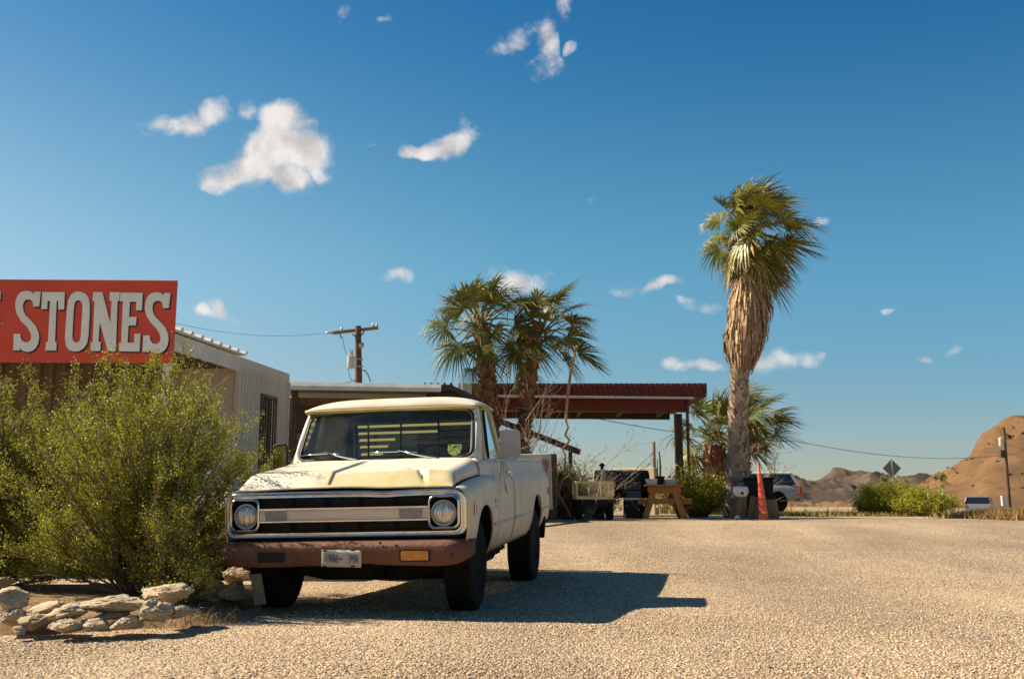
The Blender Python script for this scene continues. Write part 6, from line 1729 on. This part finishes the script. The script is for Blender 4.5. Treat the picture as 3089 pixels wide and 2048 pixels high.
mb = MB(); mb.box((-.55, -.62, .62), (.55, -.34, .65)); mb.tube([(-.3, -.34, .95), (.3, -.34, .95)], .015, 8); mesh("shelf", mb, M_plasticb, gr)
p = z6(860, 820, 23.0); cl = tag(empty("blue_cooler", (p.x, 23.0, gz(0, 23.0))), "dark blue grey box with a pale tray in front of the drum grill", "box")
mb = MB(); mb.box((-.20, -.2, 0), (.20, .2, .42)); mesh("body", mb, M_plasticb, cl, bevel=.03); mb = MB(); mb.box((-.18, -.21, .46), (.17, .0, .82)); mesh("back_panel", mb, material("blue_grey_panel", (.035, .042, .065), rough=.6, col2=(.025,.03,.045), nscale=4), cl, bevel=.02)
mb = MB(); mb.box((-.16, -.26, .425), (.18, -.20, .45)); mb.box((-.2, -.2, .42), (.2, .2, .455)); mesh("tray", mb, material("pale_tray", (.45, .52, .52), rough=.5), cl, bevel=.008)
# weathered dark planter on the left of the cart
p = z6(600, 560, 23.6); mb = MB(); rr_ = random.Random(3); q0 = p - Vector((0, 0, p.z - gz(0, 23.6)))
mb.tube([q0, Vector((q0.x - .02, q0.y, p.z - .1)), p], .02, 6); tag(mesh("garden_stake", mb, M_plasticb), "dark garden stake behind the garden cart", "stake")
# rusty steel post with diagonal brace just behind the tailgate
M_rust = material("rusty_steel", (0.16, 0.07, 0.04), rough=.85, col2=(0.09, 0.045, 0.03), nscale=6, spots=(.28, .13, .07), sscale=9, slo=.58, shi=.7)
ry = 21.9; a = z6(188, 850, ry); b = z6(200, 330, ry); rp = tag(empty("rusty_post", (a.x, ry, gz(0, ry))), "rusty steel post with a red diagonal brace behind the tailgate", "post")
g0 = gz(0, ry)
mb = MB(); mb.box((-.075, -.05, 0), (.075, .05, b.z - g0)); mb.box((-.095, -.06, 0), (-.075, .06, b.z - g0)); mb.box((.075, -.06, 0), (.095, .06, b.z - g0)); mesh("upright", mb, M_rust, rp, bevel=.004)
mb = MB(); e0 = z6(225, 640, ry - .25); e1 = z6(345, 862, ry - .25); mb.bar((e0.x - a.x, -.25, e0.z - g0), (e1.x - a.x, -.25, max(.0, e1.z - g0)), .045, .045); mesh("brace", mb, material("red_oxide", (.24, .05, .03), rough=.8, col2=(.15,.04,.03), nscale=6), rp)
# leaning planks with the bleached block
LY = 22.4; GL = gz(0, LY)
def leaner(x0, y0, x1, y1, w, label, dy=.0):
    a = z6(x0, y0, LY + dy); b = z6(x1, y1, LY + dy + .12); a.z = max(a.z, GL) if y1 < y0 else a.z; a.z = GL
    mb = MB(); mb.bar(a, b, w, .05, (0, 1, 0)); tag(mesh("leaning_plank", mb, M_plank, bevel=.006), label, "plank", "planks leaning by the palm foot")
leaner(1685, 850, 1740, 670, .10, "darkest plank at the left of the leaning planks under the white block", .25)
leaner(1730, 845, 1768, 665, .12, "sunlit edged plank directly under the white holed block", .0)
leaner(1775, 850, 1800, 665, .11, "plank under the right half of the white holed block", .05)
leaner(1850, 855, 1885, 690, .20, "wide brown plank left of the orange cone stack", .15)
leaner(1895, 858, 1935, 685, .13, "pale edged plank touching the orange cone stack", .1)
c = z6(1765, 650, LY + .02)
V, F = ico(3); V = V.copy(); 
V = np.sign(V)*np.abs(V)**.55*np.array([.165, .13, .115])
for i in range(len(V)): V[i] += .018*np.array(mnoise.noise_vector(Vector(V[i]*14)))
top = V[:, 2] > .06; V[top, 2] += .03*np.abs(V[top, 0])/.165; V[V[:, 2] < -.05, 0] *= .82
blk = fastmesh("bleached_block", V, F, M_white, smooth=True); blk.location = c; tag(blk, "white bleached block with a dark hole on top of the leaning planks", "block")
mb = MB().lathe([(0, -.02), (.034, -.02), (.034, .012), (0, .012)], 12, Matrix.Translation((.0, -.132, -.025)) @ Matrix.Rotation(R(90), 4, 'X')); mesh("hole", mb, M_black, blk)
# cone stack
cp = z6(1958, 850, LY - .35); gc = gz(0, LY - .35); cn = tag(empty("cone_stack", (cp.x, LY - .35, gc), 0), "tall leaning stack of orange traffic cones at the lot edge", "traffic cones")
M_cone = material("cone_orange", (0.78, 0.14, 0.05), rough=.5, col2=(0.68, 0.11, 0.04), nscale=6, spots=(0.42, 0.14, 0.05), sscale=8, slo=.62, shi=.74)
tip = z6(1912, 392, LY - .35); lean = math.atan2(tip.x - cp.x, tip.z - gc); Ml = Matrix.Rotation(lean, 4, 'Y'); Hc = (tip.z - gc)/math.cos(lean)
hs = [0, .11, .235, .365, .495, .625]
for k, f in enumerate(hs):
    z = f*Hc; r0 = .108 - .0105*k; r1 = .021
    top_z = z + (.40 if k == 5 else .30)*Hc*.95
    if k == 5: prof = [(r0, z), (r0 + .006, z + .01), (r0*.9, z + .02), (.050, z + .165*Hc), (.040, z + .175*Hc), (.030, z + .19*Hc), (.022, min(Hc, z + .36*Hc)), (0, min(Hc, z + .365*Hc))]
    else: prof = [(r0, z), (r0 + .008, z + .008), (r0 + .006, z + .022), (r0*.94, z + .03), (r0*.80, z + .155*Hc), (0, z + .156*Hc)]
    mesh("cone", MB().lathe([(0, prof[0][1])] + prof, 24, Ml), M_cone, cn, smooth=True, edge=35)
mb = MB(); mb.lathe([(.135, 0), (.14, .01), (.105, .03), (0, .032)], 24, Matrix.Translation((0, 0, 0))); mesh("base", mb, M_cone, cn, smooth=True, edge=40)
mb = MB(); mb.tube([Ml @ Vector((.098*math.cos(a), .098*math.sin(a), .145)) for a in np.linspace(-2.2, -.6, 8)], .02, 6); mesh("yellow_tag", mb, material("yellow_tape", (.6, .42, .04), rough=.5), cn)
# basket stump and black bin behind the cone
p = z6(2020, 850, LY + .1); bs = tag(mesh("woven_basket", MB().lathe([(0, 0), (.17, 0), (.185, .1), (.16, .25), (.13, .42), (.145, .43), (.12, .43), (.13, .3), (0, .28)], 24), M_plank, smooth=True, edge=40, loc=(p.x, LY + .1, GL)), "brown rounded basket right behind the orange cone stack", "basket")
p = z6(1925, 850, LY + .8); bn = tag(empty("black_bin", (p.x, LY + .8, GL)), "black bin standing behind the orange cone stack", "bin")
mb = MB(); mb.loft([[(-.22, -.2, 0), (.22, -.2, 0), (.22, .2, 0), (-.22, .2, 0)], [(-.29, -.26, .88), (.29, -.26, .88), (.29, .26, .88), (-.29, .26, .88)]], True, True); mesh("body", mb, M_plasticb, bn, bevel=.02)
mb = MB(); mb.box((-.31, -.28, .885), (.31, .28, .93)); mesh("lid", mb, M_plasticb, bn, bevel=.015)
p = z6(1738, 822, LY - .1); mb = MB().lathe([(0, 0), (.05, 0), (.07, .03), (.05, .06), (0, .08)], 10); tag(mesh("glass_shard", mb, material("pale_green_glass", (.45, .52, .46), rough=.2), smooth=True, loc=(p.x, LY - .1, GL)), "small pale lump on the ground under the leaning planks", "debris")
# hose on the gravel and low stone kerb of the lot edge
hp = [z6(60, 934, 18.9), z6(150, 926, 19.2), z6(230, 914, 19.6), z6(330, 899, 20.1), z6(420, 889, 20.6), z6(480, 882, 21.0)]
hp = [Vector((p.x, p.y, gz(p.x, p.y) + .012)) for p in hp]; mb = MB(); mb.tube(hp, .016, 6); tag(mesh("garden_hose", mb, material("dark_green_hose", (.03, .045, .03), rough=.6), smooth=True), "dark garden hose lying on the gravel from the truck toward the cart", "hose")

# ------------------------------------------------------------------ distant cars
def car_body(prof, wid, tuck=.06, n=10):
    """prof: list of (x, z_bottom, z_top, half_width) along the length"""
    mb = MB(); rings = []
    for (x, zb_, zt_, hw) in prof:
        ring = []
        for (fu, fz) in ((-.88, 0), (-1, .12), (-1.0, .5), (-.985, .8), (-.93, .97), (-.82, 1), (.82, 1), (.93, .97), (.985, .8), (1.0, .5), (1, .12), (.88, 0)):
            ring.append((x, fu*hw, zb_ + (zt_ - zb_)*fz))
        rings.append(ring)
    return mb.loft(rings, True, True)
M_cglass = material("tinted_car_glass", (0.012, 0.013, 0.016), rough=.04, spec=.9)
def car(label, name, loc, rz, paint_, lower, cabin, roofm, wheels_x, hw, rad=.34, tails=None, cat="car"):
    o = tag(empty(name, loc, rz), label, cat)
    mesh("body", car_body(lower, hw), paint_, o, smooth=True, edge=30, bevel=.02)
    # cabin: list of (x_bottom, x_top) pairs via profile rings
    z0, z1 = cabin['z']; xb0, xb1, xt0, xt1 = cabin['x']; hb, ht = cabin['w']
    gl = MB(); gl.loft([[(xb0, -hb, z0), (xb1, -hb, z0), (xb1, hb, z0), (xb0, hb, z0)], [(xt0, -ht, z1), (xt1, -ht, z1), (xt1, ht, z1), (xt0, ht, z1)]], True, True)
    mesh("windows", gl, M_cglass, o, bevel=.01)
    pl_ = MB()
    for f in cabin['pillars']:
        for s in (-1, 1):
            pl_.bar((xb0 + (xb1 - xb0)*f[0], s*(hb + .004), z0 - .01), (xt0 + (xt1 - xt0)*f[1], s*(ht + .004), z1 + .01), f[2], .03, (0, 1, 0))
    each("pillar", pl_, paint_, o, bevel=.008)
    rf = MB(); rf.box((xt0 - .03, -ht - .02, z1 - .01), (xt1 + .05, ht + .02, z1 + .07)); mesh("roof", rf, roofm, o, bevel=.04, seg=3)
    for x in wheels_x:
        for s in (-1, 1):
            e = empty("wheel", (x, s*(hw - .10), rad)); e.parent = o; Mr = Matrix.Rotation(s*R(-90), 4, 'X')
            mesh("tyre", MB().lathe([(.2, -.1), (rad - .04, -.11), (rad, -.07), (rad, .07), (rad - .04, .11), (.2, .1)], 28, Mr), M_rubber, e, smooth=True, edge=40)
            mesh("rim", MB().lathe([(0, .07), (.06, .09), (.1, .06), (.19, .08), (.21, .10), (.2, 0), (0, 0)], 24, Mr), M_rim, e, smooth=True, edge=40)
            arch = MB().lathe([(0, .0), (rad + .07, 0), (rad + .07, .012), (0, .012)], 24, Matrix.Translation((x, s*(hw - .006), rad + .02)) @ Mr); mesh("wheel_arch", arch, M_gblack, o)
    if tails:
        for s in (-1, 1):
            tb = MB(); (x, z0_, z1_, wd) = tails; tb.box((x - .10, s*hw*.90 - .06, z0_), (x + .025, s*hw*.90 + .085*(1 if s > 0 else 1) - .0, z1_)); mesh("tail_light", tb, M_tail, o, bevel=.01)
    return o
M_tail = material("tail_light_red", (0.55, 0.06, 0.02), rough=.25, col2=(.6, .16, .03), nscale=4)
M_silver = material("silver_paint", (0.33, 0.31, 0.29), rough=.4, metal=.2, col2=(.36,.35,.33), nscale=2)
M_whitep = material("white_car_paint", (0.72, 0.72, 0.70), rough=.35, col2=(.66,.65,.62), nscale=2)
M_bluep = material("blue_grey_paint", (0.27, 0.29, 0.33), rough=.35, metal=.3)
# silver utility vehicle behind the cone, tail to the right (its length along -x)
SUVY = 40.0
q = z6(2240, 780, SUVY); g4 = gz(0, SUVY)
suv = car("silver utility vehicle with white roof parked behind the orange cone stack", "parked_suv", (q.x, SUVY, g4), R(174), M_silver,
    [(0.0, .52, .98, .82), (.06, .48, 1.0, .90), (.5, .42, 1.03, .95), (2.2, .40, 1.03, .95), (3.4, .42, 1.0, .95), (4.5, .46, .92, .92), (4.75, .52, .82, .84)],
    dict(z=(1.02, 1.46), x=(.08, 3.4, .32, 2.75), w=(.88, .76), pillars=[(0.0, 0.0, .10), (.36, .40, .16), (.66, .72, .10), (1.0, 1.0, .10)]), M_whitep, (.95, 3.85), .95, .36, (.05, .62, .98, .1))
mb = MB(); mb.box((-.14, -.85, .40), (.03, .85, .56)); mesh("rear_bumper", mb, M_metal, suv, bevel=.03)
# blue grey suv on the road, seen from behind
q = W(2952, 1556, 73.0)
suv2 = car("blue grey suv on the road at right behind dry grass", "road_suv", (q.x, 73.0, gz(q.x, 73.0)), R(62), M_bluep,
    [(0.0, .55, 1.0, .80), (.06, .50, 1.03, .90), (.5, .45, 1.05, .93), (3.2, .45, 1.02, .93), (4.4, .5, .95, .9), (4.6, .55, .85, .82)],
    dict(z=(1.03, 1.50), x=(.04, 3.3, .22, 2.6), w=(.87, .74), pillars=[(0.0, 0.0, .10), (.35, .38, .10), (.66, .70, .10), (1.0, 1.0, .10)]), M_bluep, (.9, 3.7), .93, .36, (.05, .80, 1.05, .1))
mb = MB(); mb.box((-.10, -.85, .45), (.03, .85, .62)); mesh("rear_bumper", mb, M_bluep, suv2, bevel=.03)
# white sedan hidden behind the bush
sed = car("white sedan parked behind the creosote bush", "parked_sedan", (-6.55, 12.3, gz(0, 12.3)), R(-7), M_whitep,
    [(0.0, .5, .86, .74), (.08, .36, .93, .84), (.8, .26, .98, .88), (2.6, .26, .96, .88), (3.4, .30, .90, .87), (4.25, .36, .76, .82), (4.4, .45, .66, .72)],
    dict(z=(.94, 1.36), x=(.85, 3.25, 1.35, 2.55), w=(.80, .62), pillars=[(0.0, 0.0, .10), (.48, .48, .08), (1.0, 1.0, .08)]), M_whitep, (.85, 3.5), .88, .32)
